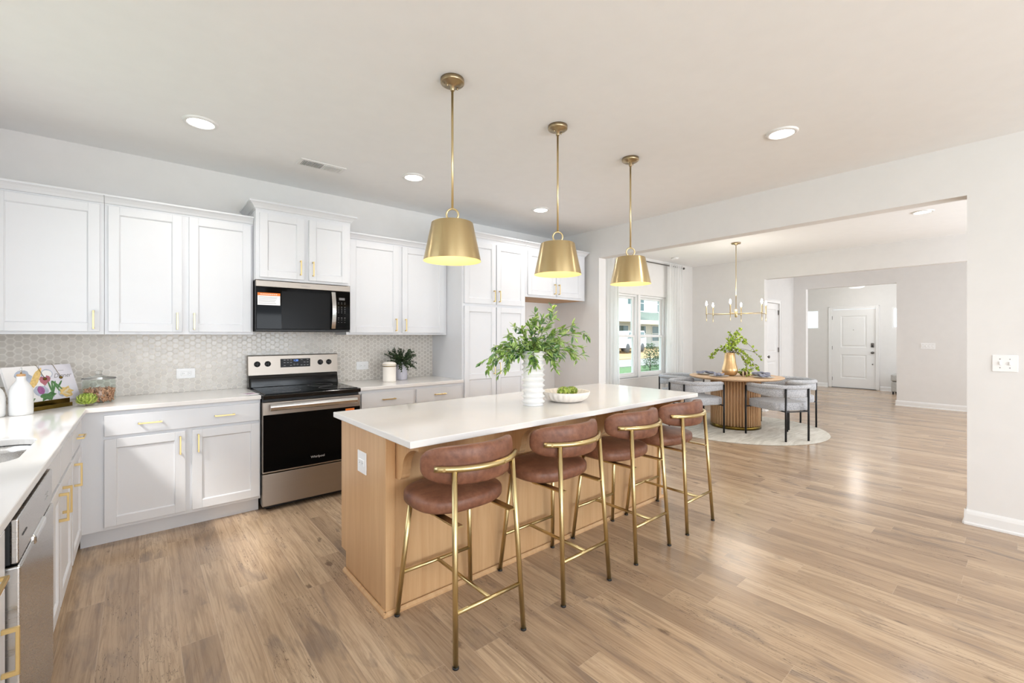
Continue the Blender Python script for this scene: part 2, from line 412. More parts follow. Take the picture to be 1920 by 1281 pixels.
def prism(bm, pts2, axis, lo, hi, mi=0):
    """extrude a 2D outline along an axis ('x': pts are (y,z); 'y': (x,z); 'z': (x,y))"""
    def mk(p, q):
        return {'x': (q, p[0], p[1]), 'y': (p[0], q, p[1]), 'z': (p[0], p[1], q)}[axis]
    A = [bm.verts.new(mk(p, lo)) for p in pts2]; B = [bm.verts.new(mk(p, hi)) for p in pts2]
    bm.faces.new(A).material_index = mi; bm.faces.new(list(reversed(B))).material_index = mi
    n = len(A)
    for i in range(n): bm.faces.new((A[i], B[i], B[(i + 1) % n], A[(i + 1) % n])).material_index = mi
def B(): return bmesh.new()
def obj(name, bm, mats, parent=None, loc=(0, 0, 0), rotz=0.0, smooth=False, rot=None, fix=True):
    if fix: bmesh.ops.recalc_face_normals(bm, faces=bm.faces[:])
    me = bpy.data.meshes.new(name); bm.to_mesh(me); bm.free()
    if not isinstance(mats, (list, tuple)): mats = [mats]
    for m in mats: me.materials.append(M[m] if isinstance(m, str) else m)
    if smooth:
        for p in me.polygons: p.use_smooth = True
    o = bpy.data.objects.new(name, me); COL.objects.link(o)
    o.location = loc; o.rotation_euler = rot if rot else (0, 0, rotz)
    if parent: o.parent = parent
    return o
def thing(name, label, cat, loc=(0, 0, 0), rotz=0.0, group=None):
    o = bpy.data.objects.new(name, None); COL.objects.link(o); o.empty_display_size = 0.1
    o.location = loc; o.rotation_euler = (0, 0, rotz); o['label'] = label; o['category'] = cat
    if group: o['group'] = group
    return o
def tag(o, label, cat, group=None):
    o['label'] = label; o['category'] = cat
    if group: o['group'] = group
    return o
def struct(o): o['kind'] = 'structure'; return o
def dup(root, loc, rotz=0.0, label=None, scale=None):
    r = root.copy(); COL.objects.link(r); r.location = loc; r.rotation_euler = (0, 0, rotz)
    if label: r['label'] = label
    for ch in list(root.children):
        c = ch.copy(); COL.objects.link(c); c.parent = r
        for g in list(ch.children):
            d = g.copy(); COL.objects.link(d); d.parent = c
    return r
def text_into(bm, body, size, mat4, mi=0, depth=0.0, shear=0.0):
    cu = bpy.data.curves.new('txt', 'FONT'); cu.body = body; cu.size = size; cu.align_x = 'CENTER'; cu.align_y = 'CENTER'; cu.extrude = depth; cu.shear = shear
    cu.resolution_u = 3
    o = bpy.data.objects.new('txt', cu); COL.objects.link(o)
    dg = bpy.context.evaluated_depsgraph_get(); dg.update()
    me = bpy.data.meshes.new_from_object(o.evaluated_get(dg))
    me.transform(mat4); n0 = len(bm.faces); bm.from_mesh(me); bm.faces.ensure_lookup_table()
    for f in bm.faces[n0:]: f.material_index = mi
    bpy.data.objects.remove(o); bpy.data.curves.remove(cu); bpy.data.meshes.remove(me)
FACE = Matrix.Rotation(PI / 2, 4, 'X')           # text standing up and facing -Y

# ------------------------------------------------------------------ room dimensions
YB = 4.447; CH = 2.743; XR = 4.565; XR2 = 4.705; XD = 8.55; XD2 = 8.69; XH = 11.26; XH2 = 11.40; XF = 14.0; XL = -0.90; OPZ = 2.372
YREAR = -4.9
# floor and ceiling
b = B(); box(b, -1.9, XF + 0.15, YREAR, YB + 0.02, -0.12, 0.0); struct(obj('floor', b, 'floor'))
b = B(); box(b, -1.9, XL - .15, YREAR, 0.42, CH, CH + 0.12); box(b, XL - .15, XF + 0.15, YREAR, YB + 0.15, CH, CH + 0.12); struct(obj('ceiling', b, 'ceil'))
# back (outer) wall with the twin dining windows
WX0, WX1, WZ0, WZ1 = 5.78, 7.56, 0.635, 2.075
b = B()
box(b, -1.05, WX0, YB, YB + 0.15, 0, CH); box(b, WX1, XD2, YB, YB + 0.15, 0, CH)
box(b, WX0, WX1, YB, YB + 0.15, 0, WZ0); box(b, WX0, WX1, YB, YB + 0.15, WZ1, CH)
struct(obj('wall_back', b, 'wall'))
# left wall with window over the sink
b = B(); x0, x1 = XL - 0.15, XL
LW = (1.75, 3.45, 1.12, 2.38)
box(b, x0, x1, 0.3, LW[0], 0, CH); box(b, x0, x1, LW[1], YB, 0, CH); box(b, x0, x1, LW[0], LW[1], 0, LW[2]); box(b, x0, x1, LW[0], LW[1], LW[3], CH)
box(b, -1.9, x0, 0.3, 0.42, 0, CH)
struct(obj('wall_left', b, 'wall'))
b = B(); box(b, -1.9, -1.8, YREAR, 0.3, 0, 0.3); box(b, -1.9, -1.8, YREAR, 0.3, 2.5, CH)
for (p, q) in ((YREAR, -4.0), (-1.2, 0.3)): box(b, -1.9, -1.8, p, q, 0.3, 2.5)
struct(obj('wall_left_rear', b, 'wall'))
b = B(); box(b, -1.9, -0.4, YREAR - 0.1, YREAR, 0, CH); box(b, 3.6, XF, YREAR - 0.1, YREAR, 0, CH); box(b, -0.4, 3.6, YREAR - 0.1, YREAR, 2.5, CH); box(b, -0.4, 3.6, YREAR - 0.1, YREAR, 0, 0.25)
struct(obj('wall_rear', b, 'wall'))
# kitchen / dining divider with wide cased opening
OY0, OY1 = 0.305, 3.644
b = B(); box(b, XR, XR2, YREAR, OY0, 0, CH); box(b, XR, XR2, OY1, YB, 0, CH); box(b, XR, XR2, OY0, OY1, OPZ, CH)
struct(obj('wall_right', b, 'wall'))
# dining far wall
b = B(); box(b, XD, XD2, 3.104, YB, 0, CH); box(b, XD, XD2, -1.0, 3.104, OPZ, CH); box(b, XD, XD2, -2.6, -1.0, 0, CH)
struct(obj('wall_dining', b, 'wall'))
b = B(); box(b, XR2, XD, -2.7, -2.58, 0, CH); struct(obj('wall_dining_rear', b, 'wall'))
# hallway side wall with closet door opening
CD0, CD1, CDZ = 9.66, 10.38, 2.04; YH = 3.477
b = B(); box(b, XD2, CD0, YH, YH + 0.12, 0, CH); box(b, CD1, XH2, YH, YH + 0.12, 0, CH); box(b, CD0, CD1, YH, YH + 0.12, CDZ, CH)
struct(obj('wall_hall', b, 'wall'))
b = B(); box(b, XH, XH2, 3.238, YH, 0, CH); box(b, XH, XH2, -1.0, 1.709, 0, CH); box(b, XH, XH2, 1.709, 3.238, 2.39, CH); struct(obj('wall_hall_far', b, 'wall'))
b = B(); box(b, XD2, XH2, -2.1, -2.0, 0, CH); struct(obj('wall_hall_rear', b, 'wall'))
# foyer
FD0, FD1, FDZ = 2.515, 3.43, 2.05
FW = [(3.71, 4.17, 1.54, 2.06), (1.76, 2.21, 1.54, 2.06)]
b = B()
ys = [0.5, FW[1][0], FW[1][1], FD0, FD1, FW[0][0], FW[0][1], 4.9]
box(b, XF, XF + 0.15, ys[0], ys[1], 0, CH); box(b, XF, XF + 0.15, ys[2], ys[3], 0, CH); box(b, XF, XF + 0.15, ys[4], ys[5], 0, CH); box(b, XF, XF + 0.15, ys[6], ys[7], 0, CH)
for (a, c, z0, z1) in FW: box(b, XF, XF + 0.15, a, c, 0, z0); box(b, XF, XF + 0.15, a, c, z1, CH)
box(b, XF, XF + 0.15, FD0, FD1, FDZ, CH)
struct(obj('wall_foyer', b, 'wall'))
b = B(); box(b, XH2, XF, 4.6, 4.72, 0, CH); struct(obj('wall_foyer_left', b, 'wall'))
b = B(); box(b, XH2, XF, 0.5, 0.6, 0, CH); struct(obj('wall_foyer_right', b, 'wall'))
b = B(); box(b, XH2, XF + 0.15, YB + 0.02, 4.72, -0.12, 0); struct(obj('floor_foyer', b, 'floor'))
b = B(); box(b, XH2, XF + 0.15, YB + 0.15, 4.72, CH, CH + .12); struct(obj('ceiling_foyer', b, 'ceil'))

# baseboards: profile boards
def baseboard(name, p0, p1, n):
    """board along p0->p1, projecting towards n (unit 2D)"""
    b = B(); d = Vector((p1[0] - p0[0], p1[1] - p0[1])); L = d.length; d.normalize()
    prof = [(0, 0), (0.024, 0), (0.024, 0.012), (0.015, 0.02), (0.015, 0.075), (0.011, 0.092), (0.004, 0.105), (0, 0.105)]
    A = [b.verts.new((p0[0] + n[0] * o, p0[1] + n[1] * o, z)) for o, z in prof]; C = [b.verts.new((p1[0] + n[0] * o, p1[1] + n[1] * o, z)) for o, z in prof]
    b.faces.new(A); b.faces.new(C)
    for i in range(len(A)): b.faces.new((A[i], C[i], C[(i + 1) % len(A)], A[(i + 1) % len(A)]))
    struct(obj(name, b, 'trim'))
baseboard('baseboard_right', (XR, YREAR), (XR, OY0 + 0.0142), (-1, 0)); baseboard('baseboard_right_end', (XR - .0146, OY0), (XR2 + .015, OY0), (0, 1))
baseboard('baseboard_right_far', (XR, OY1), (XR, YB), (-1, 0)); baseboard('baseboard_opening', (XR, OY1), (XR2, OY1), (0, -1))
baseboard('baseboard_back', (XR2, YB), (XD, YB), (0, -1)); baseboard('baseboard_alcove', (3.47, YB), (XR, YB), (0, -1))
baseboard('baseboard_dining', (XD, 3.104), (XD, YB), (-1, 0)); baseboard('baseboard_dining_end', (XD, 3.104), (XD2, 3.104), (0, -1))
baseboard('baseboard_hall', (XD2, YH), (CD0 - .06, YH), (0, -1)); baseboard('baseboard_hall_far', (CD1 + .06, YH), (XH, YH), (0, -1))
baseboard('baseboard_hall_end', (XH, 3.238), (XH, YH), (-1, 0)); baseboard('baseboard_hall_side', (XH, -1.0), (XH, 1.709 + .0142), (-1, 0)); baseboard('baseboard_hall_corner', (XH - .0146, 1.709), (XH2, 1.709), (0, 1))
baseboard('baseboard_foyer', (XF, FD1 + .08), (XF, 4.6), (-1, 0)); baseboard('baseboard_foyer_side', (XF, 0.6), (XF, FD0 - .08), (-1, 0))

# windows ------------------------------------------------------------
def sash_window(name, x0, x1, y, z0, z1, mid):
    """double hung unit in an X/Z wall; inner face at y"""
    root = bpy.data.objects.new(name, None); COL.objects.link(root); root['kind'] = 'structure'; root.location = (x0, y, z0)
    W_, H_ = x1 - x0, z1 - z0; m = mid - z0
    b = B(); f = 0.035
    box(b, 0, f, 0, 0.09, 0, H_, .003); box(b, W_ - f, W_, 0, 0.09, 0, H_, .003); box(b, f, W_ - f, 0, 0.09, 0, f, .003); box(b, f, W_ - f, 0, 0.09, H_ - f, H_, .003)
    obj('window_frame', b, 'trim', root)
    for nm, za, zb, yy in (('lower_sash', f, m + 0.022, 0.015), ('upper_sash', m - 0.012, H_ - f, 0.045)):
        b = B(); s = 0.045
        box(b, f, f + s, yy, yy + 0.028, za, zb, .003); box(b, W_ - f - s, W_ - f, yy, yy + .028, za, zb, .003)
        box(b, f + s, W_ - f - s, yy, yy + .028, za, za + s, .003); box(b, f + s, W_ - f - s, yy, yy + .028, zb - s * .8, zb, .003)
        o = obj(nm, b, 'trim', root)
        b = B(); box(b, f + s, W_ - f - s, yy + .012, yy + .016, za + s, zb - s * .8); obj('pane', b, 'pane', o)
    return root
XM = 6.70
sash_window('window_1', WX0, XM - 0.035, YB + 0.04, WZ0, WZ1, 1.345)
sash_window('window_2', XM + 0.035, WX1, YB + 0.04, WZ0, WZ1, 1.345)
b = B(); box(b, XM - 0.035, XM + 0.035, YB + 0.005, YB + 0.14, WZ0, WZ1, .003); struct(obj('trim_1', b, 'trim'))
b = B(); box(b, WX0 - .02, WX1 + .02, YB - 0.012, YB + 0.04, WZ0 - .018, WZ0, .003); struct(obj('trim_2', b, 'trim'))
for i, (a, c, z0, z1) in enumerate(FW):
    root = bpy.data.objects.new('window_%d' % (i + 3), None); COL.objects.link(root); root['kind'] = 'structure'; root.location = (XF, a, z0)
    b = B(); W_, H_ = c - a, z1 - z0; f = .035
    box(b, .0, .1, 0, f, 0, H_); box(b, .0, .1, W_ - f, W_, 0, H_); box(b, .0, .1, f, W_ - f, 0, f); box(b, .0, .1, f, W_ - f, H_ - f, H_)
    if i == 0: box(b, .04, .07, W_ * .72, W_ * .72 + .012, f, H_ - f)
    obj('window_frame', b, 'trim', root)
    b = B(); box(b, .05, .055, f, W_ - f, f, H_ - f); obj('pane', b, 'pane', root)
root = bpy.data.objects.new('window_5', None); COL.objects.link(root); root['kind'] = 'structure'; root.location = (XL - .1, LW[0], LW[2])
b = B(); W_, H_ = LW[1] - LW[0], LW[3] - LW[2]
for p, q in ((0, .05), (W_ / 2 - .03, W_ / 2 + .03), (W_ - .05, W_)): box(b, -.03, .03, p, q, 0, H_)
box(b, -.03, .03, 0, W_, 0, .05); box(b, -.03, .03, 0, W_, H_ - .05, H_); box(b, -.03, .03, 0, W_, H_ / 2 - .02, H_ / 2 + .02)
obj('window_frame', b, 'trim', root)

# panel doors ----------------------------------------------------------
def raised_panel_door(bm, w_, h_, t, panels):
    """door slab front at y=0 facing -Y with raised panels (x0,x1,z0,z1)"""
    box(bm, 0, w_, 0.0, t, 0, h_)
    for (a, c, z0, z1) in panels:
        o = [(0.0, -0.0005), (0.006, 0.007), (0.022, 0.007), (0.035, -0.001)]
        prev = None
        for off, yy in o:
            r = [bm.verts.new((a + off, yy, z0 + off)), bm.verts.new((c - off, yy, z0 + off)), bm.verts.new((c - off, yy, z1 - off)), bm.verts.new((a + off, yy, z1 - off))]
            if prev:
                for k in range(4): bm.faces.new((prev[k], prev[(k + 1) % 4], r[(k + 1) % 4], r[k]))
            prev = r
        bm.faces.new(prev)
def door_frame_open(bm, w_, h_, panels, t):
    """slab with real recesses: built from strips round the panels"""
    xs = sorted(set([0, w_] + [p for q in panels for p in q[:2]])); zs = sorted(set([0, h_] + [p for q in panels for p in q[2:]]))
    for i in range(len(xs) - 1):
        for j in range(len(zs) - 1):
            cx, cz = (xs[i] + xs[i + 1]) / 2, (zs[j] + zs[j + 1]) / 2
            inside = any(a < cx < c and z0 < cz < z1 for a, c, z0, z1 in panels)
            box(bm, xs[i], xs[i + 1], 0.012 if inside else 0.0, t, zs[j], zs[j + 1])
    for (a, c, z0, z1) in panels:
        prev = None
        for off, yy in [(0.0, 0.0), (0.012, 0.0115), (0.03, 0.0115), (0.05, 0.003)]:
            r = [bm.verts.new((a + off, yy, z0 + off)), bm.verts.new((c - off, yy, z0 + off)), bm.verts.new((c - off, yy, z1 - off)), bm.verts.new((a + off, yy, z1 - off))]
            if prev:
                for k in range(4): bm.faces.new((prev[k], prev[(k + 1) % 4], r[(k + 1) % 4], r[k]))
            prev = r
        bm.faces.new(prev)
def knob(parent, x, z, y=0.0, mat='nickel', r=0.028):
    b = B(); lathe(b, [(0, 0), (r * 1.1, 0), (r * 1.1, .006), (r * .4, .010), (r * .4, .035), (r, .045), (r * 1.05, .055), (r * .8, .066), (0, .069)], 20)
    return obj('door_knob', b, mat, parent, (x, y, z), rot=(PI / 2, 0, 0))
# front door (faces -X: local x runs along -Y)
R = bpy.data.objects.new('door_1', None); COL.objects.link(R); R['kind'] = 'structure'; R.location = (XF + .02, FD1, 0.012); R.rotation_euler = (0, 0, -PI / 2)
DW_, DH_ = FD1 - FD0, FDZ - 0.02
b = B(); door_frame_open(b, DW_, DH_, [(.19, DW_ - .19, .25, .86), (.19, DW_ - .19, 1.05, 1.86)], .045); obj('door_slab', b, 'trim', R)
k1 = knob(R, DW_ - .07, .92); k1['label'] = 'round nickel knob'
b = B(); box(b, -.03, .03, -.022, 0, -.055, .055, .01, mi=0); box(b, -.018, .018, -.026, -.02, -.04, .0, .004, mi=1)
obj('deadbolt_keypad', b, ['nickel', 'blackmatte'], R, (DW_ - .07, 0, 1.11))
b = B(); lathe(b, [(0, 0), (.013, 0), (.013, .012), (0, .014)], 14); obj('door_stop', b, 'nickel', R, (DW_ - .07, 0, .63), rot=(PI / 2, 0, 0))
b = B(); lathe(b, [(0, 0), (.008, 0), (.008, .006), (0, .007)], 12); obj('peephole', b, 'nickel', R, (DW_ / 2, 0, 1.5), rot=(PI / 2, 0, 0))
for z in (.22, 1.03, 1.82):
    b = B(); box(b, -.012, .012, -.012, 0, -.045, .045); obj('hinge', b, 'nickel', R, (-.004, 0, z))
b = B(); box(b, -.02, DW_ + .02, -.02, .04, -.012, .006); obj('threshold', b, 'nickel', R)
def casing(name, parent, w_, h_, t=.07, y=-.02):
    b = B()
    for (a, c, z0, z1) in ((-t, 0, 0, h_ + t), (w_, w_ + t, 0, h_ + t), (0, w_, h_, h_ + t)):
        box(b, a, c, y - .0, y + .012, z0, z1, .003)
    box(b, -t, -t + .018, y - .008, y, 0, h_ + t, .003); box(b, w_ + t - .018, w_ + t, y - .008, y, 0, h_ + t, .003); box(b, -t, w_ + t, y - .008, y, h_ + t - .018, h_ + t, .003)
    return obj(name, b, 'trim', parent)
casing('door_casing', R, DW_, DH_ + .01, y=-.035)
R = bpy.data.objects.new('door_2', None); COL.objects.link(R); R['kind'] = 'structure'; R.location = (CD0, YH + .02, 0.01)
w2 = CD1 - CD0
b = B(); door_frame_open(b, w2, CDZ - .015, [(.13, w2 - .13, .22, .82), (.13, w2 - .13, 1.0, 1.90)], .035); obj('door_slab', b, 'trim', R)
knob(R, .07, .92)
for z in (1.84, 1.05, .22):
    b = B(); box(b, -.014, .014, -.014, 0, -.05, .05); obj('hinge', b, 'nickel', R, (w2 - .002, 0, z))
casing('door_casing', R, w2, CDZ - .01, y=-.035)

# ------------------------------------------------------------------ cabinetry
def shaker(bm, x0, x1, z0, z1, rail=0.058, t=0.02, rec=0.009, mid=None):
    """shaker front: slab front at y=-t, back at y=0, panel recessed"""
    a, c, e, f = x0 + rail, x1 - rail, z0 + rail, z1 - rail
    box(bm, x0, a, -t, 0, z0, z1, .0015, 1); box(bm, c, x1, -t, 0, z0, z1, .0015, 1)
    box(bm, a, c, -t, 0, z0, e, .0015, 1); box(bm, a, c, -t, 0, f, z1, .0015, 1)
    spans = [(e, f)]
    if mid:
        box(bm, a, c, -t, 0, mid - rail / 2, mid + rail / 2, .0015, 1); spans = [(e, mid - rail / 2), (mid + rail / 2, f)]
    for e, f in spans:
        prev = None
        for off, yy in ((0, -t + .0002), (.003, -t + .003), (.006, -t + rec)):
            r = [bm.verts.new((a + off, yy, e + off)), bm.verts.new((c - off, yy, e + off)), bm.verts.new((c - off, yy, f - off)), bm.verts.new((a + off, yy, f - off))]
            if prev:
                for k in range(4): bm.faces.new((prev[k], prev[(k + 1) % 4], r[(k + 1) % 4], r[k]))
            prev = r
        bm.faces.new(prev)
def pull(parent, x, z, vert=True, L=0.125, y=-0.02):
    b = B(); s = .0045; o = .033
    if vert:
        box(b, -s, s, -o, -o + .008, -L / 2, L / 2, .001, 1)
        for q in (-1, 1): box(b, -s, s, -o + .006, 0, q * (L / 2 - .006) - .006, q * (L / 2 - .006) + .006, .001, 1)
    else:
        box(b, -L / 2, L / 2, -o, -o + .008, -s, s, .001, 1)
        for q in (-1, 1): box(b, q * (L / 2 - .006) - .006, q * (L / 2 - .006) + .006, -o + .006, 0, -s, s, .001, 1)
    return obj('handle', b, 'pull', parent, (x, y, z))
def door(parent, x0, x1, z0, z1, hx=None, hz=None, **kw):
    b = B(); shaker(b, 0, x1 - x0, 0, z1 - z0, **kw)
    o = obj('door', b, 'cab', parent, (x0, 0, z0))
    if hx is not None: pull(o, hx - x0, hz - z0)
    return o
def drawer(parent, x0, x1, z0, z1, hs=(), name='drawer'):
    b = B(); box(b, 0, x1 - x0, -.02, 0, 0, z1 - z0, .003, 2)
    o = obj(name, b, 'cab', parent, (x0, 0, z0))
    for hx in hs: pull(o, hx - x0, (z1 - z0) / 2, False)
    return o
CROWN = [(0.0, 0.0), (0.004, 0.0), (0.004, 0.008), (0.012, 0.012), (0.020, 0.026), (0.034, 0.042), (0.044, 0.050), (0.050, 0.052), (0.050, 0.064), (0.0, 0.064)]
def crown(parent, x0, x1, yb, z, L_=True, R_=True, prof=CROWN, k=1.0):
    b = B(); prev = None
    for off, dz in prof:
        off *= k; dz *= k
        l = off if L_ else 0; r = off if R_ else 0
        ring = [b.verts.new((x0 - l, yb, z + dz)), b.verts.new((x0 - l, -off, z + dz)), b.verts.new((x1 + r, -off, z + dz)), b.verts.new((x1 + r, yb, z + dz))]
        if prev:
            for q in range(3): b.faces.new((prev[q], prev[q + 1], ring[q + 1], ring[q]))
            b.faces.new((prev[3], prev[0], ring[0], ring[3]))
        prev = ring
    b.faces.new(prev)
    return obj('crown_molding', b, 'cab', parent)
TOP = 0.872
def base_cab(label, loc, rotz, w_, depth, fronts, toe=0.075, hollow=False):
    t = thing('base_cabinet', label, 'cabinet', loc, rotz)
    b = B()
    if hollow:
        box(b, 0, w_, 0, .02, 0.108, TOP - .001); box(b, 0, .001, .02, depth, .108, .86); box(b, w_ - .018, w_, .02, depth, .108, TOP - .001); box(b, 0, w_, .02, depth, .108, .126); box(b, 0, w_, depth - .012, depth, .126, TOP - .001)
    else: box(b, 0, w_, 0, depth, 0.108, TOP - .001, .001, 1)
    box(b, 0.0, w_, toe, depth, 0, .108)
    obj('body', b, 'cab', t)
    fronts(t); return t
YF = 3.835        # face-frame plane of the back run; doors project 20 mm
# back run, left of range: X -0.248 .. 0.711
XA = -0.288
def f1(t):
    ox = -XA
    drawer(t, -.172 + ox, .702 + ox, .712, .846, (.055 + ox, .475 + ox))
    door(t, -.172 + ox, .245 + ox, .132, .692, .215 + ox, .60)
    door(t, .283 + ox, .702 + ox, .132, .692, .318 + ox, .60)
base_cab('white shaker base cabinet with one wide drawer over two doors left of the range', (XA, YF, 0), 0, .711 - XA - .002, YB - YF - .002, f1)
# back run right of range
def f2(t):
    o = 1.474
    drawer(t, 1.492 - o, 1.997 - o, .712, .846, (1.745 - o,)); drawer(t, 2.032 - o, 2.535 - o, .712, .846, (2.285 - o,))
    door(t, 1.492 - o, 1.997 - o, .132, .692, 1.96 - o, .60); door(t, 2.032 - o, 2.535 - o, .132, .692, 2.07 - o, .60)
base_cab('white base cabinet with two side by side drawers between range and pantry', (1.474, YF, 0), 0, 2.562 - 1.474, YB - YF - .002, f2)
# left run (faces +X): local x = world Y, local -y = world +X
XFACE = -0.290
def left_cab(y0, y1, label, fronts, **kw): return base_cab(label, (XFACE, y0, 0), PI / 2, y1 - y0, XFACE - XL - .002, fronts, **kw)
left_cab(3.276, 3.833, 'narrow white base cabinet in the corner with one drawer and door beside the sink cabinet',
    lambda t: (drawer(t, .02, .47, .712, .846, (.245,)), door(t, .02, .47, .132, .692, .075, .60)))
left_cab(2.362, 3.274, 'white sink base cabinet with two doors and false drawer fronts under the sink',
    lambda t: (drawer(t, .02, .445, .712, .846, name='false_front'), drawer(t, .467, .892, .712, .846, name='false_front'),
               door(t, .02, .447, .132, .692, .395, .60), door(t, .465, .892, .132, .692, .517, .60)), hollow=True)
left_cab(1.10, 1.762, 'white base cabinet with drawer and door in the near left corner beside the dishwasher',
    lambda t: (drawer(t, .02, .645, .712, .846, (.42,)), door(t, .02, .645, .132, .692, .60, .54)))
# dishwasher
t = thing('dishwasher', 'stainless steel built-in dishwasher in the left cabinet run', 'dishwasher', (-.245, 1.766, 0), PI / 2)
b = B(); box(b, .003, .591, .055, .60, .10, .868); box(b, .001, .593, .020, .055, .742, .868); box(b, .01, .585, .09, .58, 0, .10); obj('tub', b, 'blackmatte', t)
b = B(); box(b, 0, .594, 0, .05, .105, .735, .006, 3); obj('door', b, 'steel_y', t)
b = B(); box(b, 0, .594, .004, .020, .742, .862, .004, 3); cp = obj('control_panel', b, 'steel_y', t)
b = B(); box(b, .20, .40, -.004, .02, .715, .748, .010, 3); obj('pocket_handle', b, 'chrome', t)
for i in range(3):
    for z in (.787, .803): b = B(); box(b, .44 + i * .02, .45 + i * .02, .0025, .004, z - .0025, z + .0025); obj('button', b, 'mark', cp)
b = B(); box(b, .05, .11, .0025, .004, .80, .804); obj('indicator_strip', b, 'blackmatte', cp)

# countertops
def slab(name, outline, z0, z1, label, hole=None, bev=0.004):
    b = B(); vs0 = [b.verts.new((x, y, z1)) for x, y in outline]
    if hole:
        hv = [b.verts.new((x, y, z1)) for x, y in hole]
        es = [b.edges.new((vs0[i], vs0[(i + 1) % len(vs0)])) for i in range(len(vs0))] + [b.edges.new((hv[i], hv[(i + 1) % len(hv)])) for i in range(len(hv))]
        bmesh.ops.triangle_fill(b, use_beauty=True, use_dissolve=False, edges=es)
    else: b.faces.new(vs0)
    top = b.faces[:]
    r = bmesh.ops.extrude_face_region(b, geom=top)
    for v in [g for g in r['geom'] if isinstance(g, bmesh.types.BMVert)]: v.co.z = z0
    bmesh.ops.recalc_face_normals(b, faces=b.faces[:])
    if bev:
        es = [e for e in b.edges if len(e.link_faces) == 2 and e.calc_face_angle(0) > 1.0 and abs(e.verts[0].co.z - e.verts[1].co.z) < 1e-5]
        bmesh.ops.bevel(b, geom=es, offset=bev, segments=2, profile=.5, affect='EDGES')
    return tag(obj(name, b, 'quartz'), label, 'countertop')
def rrect(x0, x1, y0, y1, r, n=8):
    o = []
    for cx, cy, a0 in ((x1 - r, y1 - r, 0), (x0 + r, y1 - r, PI / 2), (x0 + r, y0 + r, PI), (x1 - r, y0 + r, 1.5 * PI)):
        for k in range(n + 1): o.append((cx + r * math.cos(a0 + PI / 2 * k / n), cy + r * math.sin(a0 + PI / 2 * k / n)))
    return o
CT0, CT = TOP, 0.902
XCE = -0.255; YCE = 3.803
SK = (-.78, -.345, 2.36, 2.905)
slab('countertop', [(XL + .002, 0.95), (XCE, 0.95), (XCE, YCE), (.709, YCE), (.709, YB - .012), (XL + .002, YB - .012)], CT0, CT,
     'white quartz L-shaped countertop holding the sink, running along left and back walls', hole=rrect(*SK, .10))
slab('countertop', [(1.476, YCE), (2.562, YCE), (2.562, YB - .012), (1.476, YB - .012)], CT0, CT, 'short white quartz countertop between the range and the pantry')
# sink
b = B(); prev = None
for off, z in ((-.004, CT0 - .002), (0.0, CT0 - .002), (.006, CT0 - .03), (.012, .72), (.05, .69), (.16, .683)):
    pts = rrect(SK[0] + off, SK[1] - off, SK[2] + off, SK[3] - off, max(.02, .10 - off * .4))
    ring = [b.verts.new((x, y, z)) for x, y in pts]
    if prev:
        for k in range(len(ring)): f = b.faces.new((prev[k], prev[(k + 1) % len(ring)], ring[(k + 1) % len(ring)], ring[k])); f.smooth = True
    prev = ring
b.faces.new(prev)
tag(obj('sink', b, 'steel_y'), 'undermount stainless steel sink bowl set in the left countertop', 'sink')

# wall cabinets
YU = 4.135   # face plane of uppers
def wall_cab(name, label, x0, x1, yf, z0, z1, doors, crown_kw=None, under='cab'):
    t = thing(name, label, 'cabinet', (x0, yf, 0))
    b = B(); box(b, 0, x1 - x0, 0, YB - yf - .002, z0, z1, .001, 1)
    b.faces.ensure_lookup_table()
    for f in b.faces:
        if f.calc_center_median().z < z0 + .0005: f.material_index = 1
    obj('body', b, ['cab', under], t)
    for (a, c, e, g, hx, hz) in doors: door(t, a - x0, c - x0, e, g, None if hx is None else hx - x0, hz)
    if crown_kw: crown(t, 0, x1 - x0, YB - yf - .002, **crown_kw)
    return t
UB, UT = 1.366, 2.262
wall_cab('wall_cabinet', 'wide single-door white wall cabinet at the far left, running out of frame', -.90 + .002, -.186, YU, UB, UT, [(-.70, -.208, UB + .02, UT - .006, -.238, 1.465)], dict(z=UT - .002, L_=False, R_=False))
wall_cab('wall_cabinet', 'two-door white wall cabinet left of the microwave', -.184, .711, YU, UB, UT,
         [(-.165, .244, UB + .02, UT - .006, .214, 1.465), (.286, .695, UB + .02, UT - .006, .316, 1.465)], dict(z=UT - .002, L_=False, R_=False))
wall_cab('wall_cabinet', 'raised two-door white cabinet with crown molding above the microwave', .713, 1.470, 4.03, 1.812, 2.384,
         [(.738, 1.072, 1.832, 2.352, 1.042, 1.93), (1.112, 1.448, 1.832, 2.352, 1.142, 1.93)], dict(z=2.376))
wall_cab('wall_cabinet', 'two-door white wall cabinet right of the microwave, beside the pantry', 1.472, 2.560, YU, UB, UT,
         [(1.500, 1.989, UB + .02, UT - .006, 1.958, 1.465), (2.030, 2.520, UB + .02, UT - .006, 2.062, 1.465)], dict(z=UT - .002, L_=False, R_=False))
# pantry
YP = 3.838
t = thing('pantry_cabinet', 'tall white four-door pantry cabinet at the end of the counter', 'cabinet', (2.564, YP, 0))
b = B(); box(b, 0, .884, 0, YB - YP - .002, .108, 2.40, .001, 1); box(b, 0, .884, .075, YB - YP - .002, 0, .108); obj('body', b, 'cab', t)
for a, c, hx in ((.022, .436, .405), (.448, .862, .479)):
    door(t, a, c, 1.70, 2.36, hx, 1.79)
    b = B(); H1 = 1.672 - .132
    shaker(b, 0, c - a, 0, H1, mid=.79)
    o = obj('door', b, 'cab', t, (a, 0, .132)); pull(o, hx - a, 1.0 - .132)
crown(t, 0, .884, YB - YP - .002, 2.396, L_=True, R_=False)
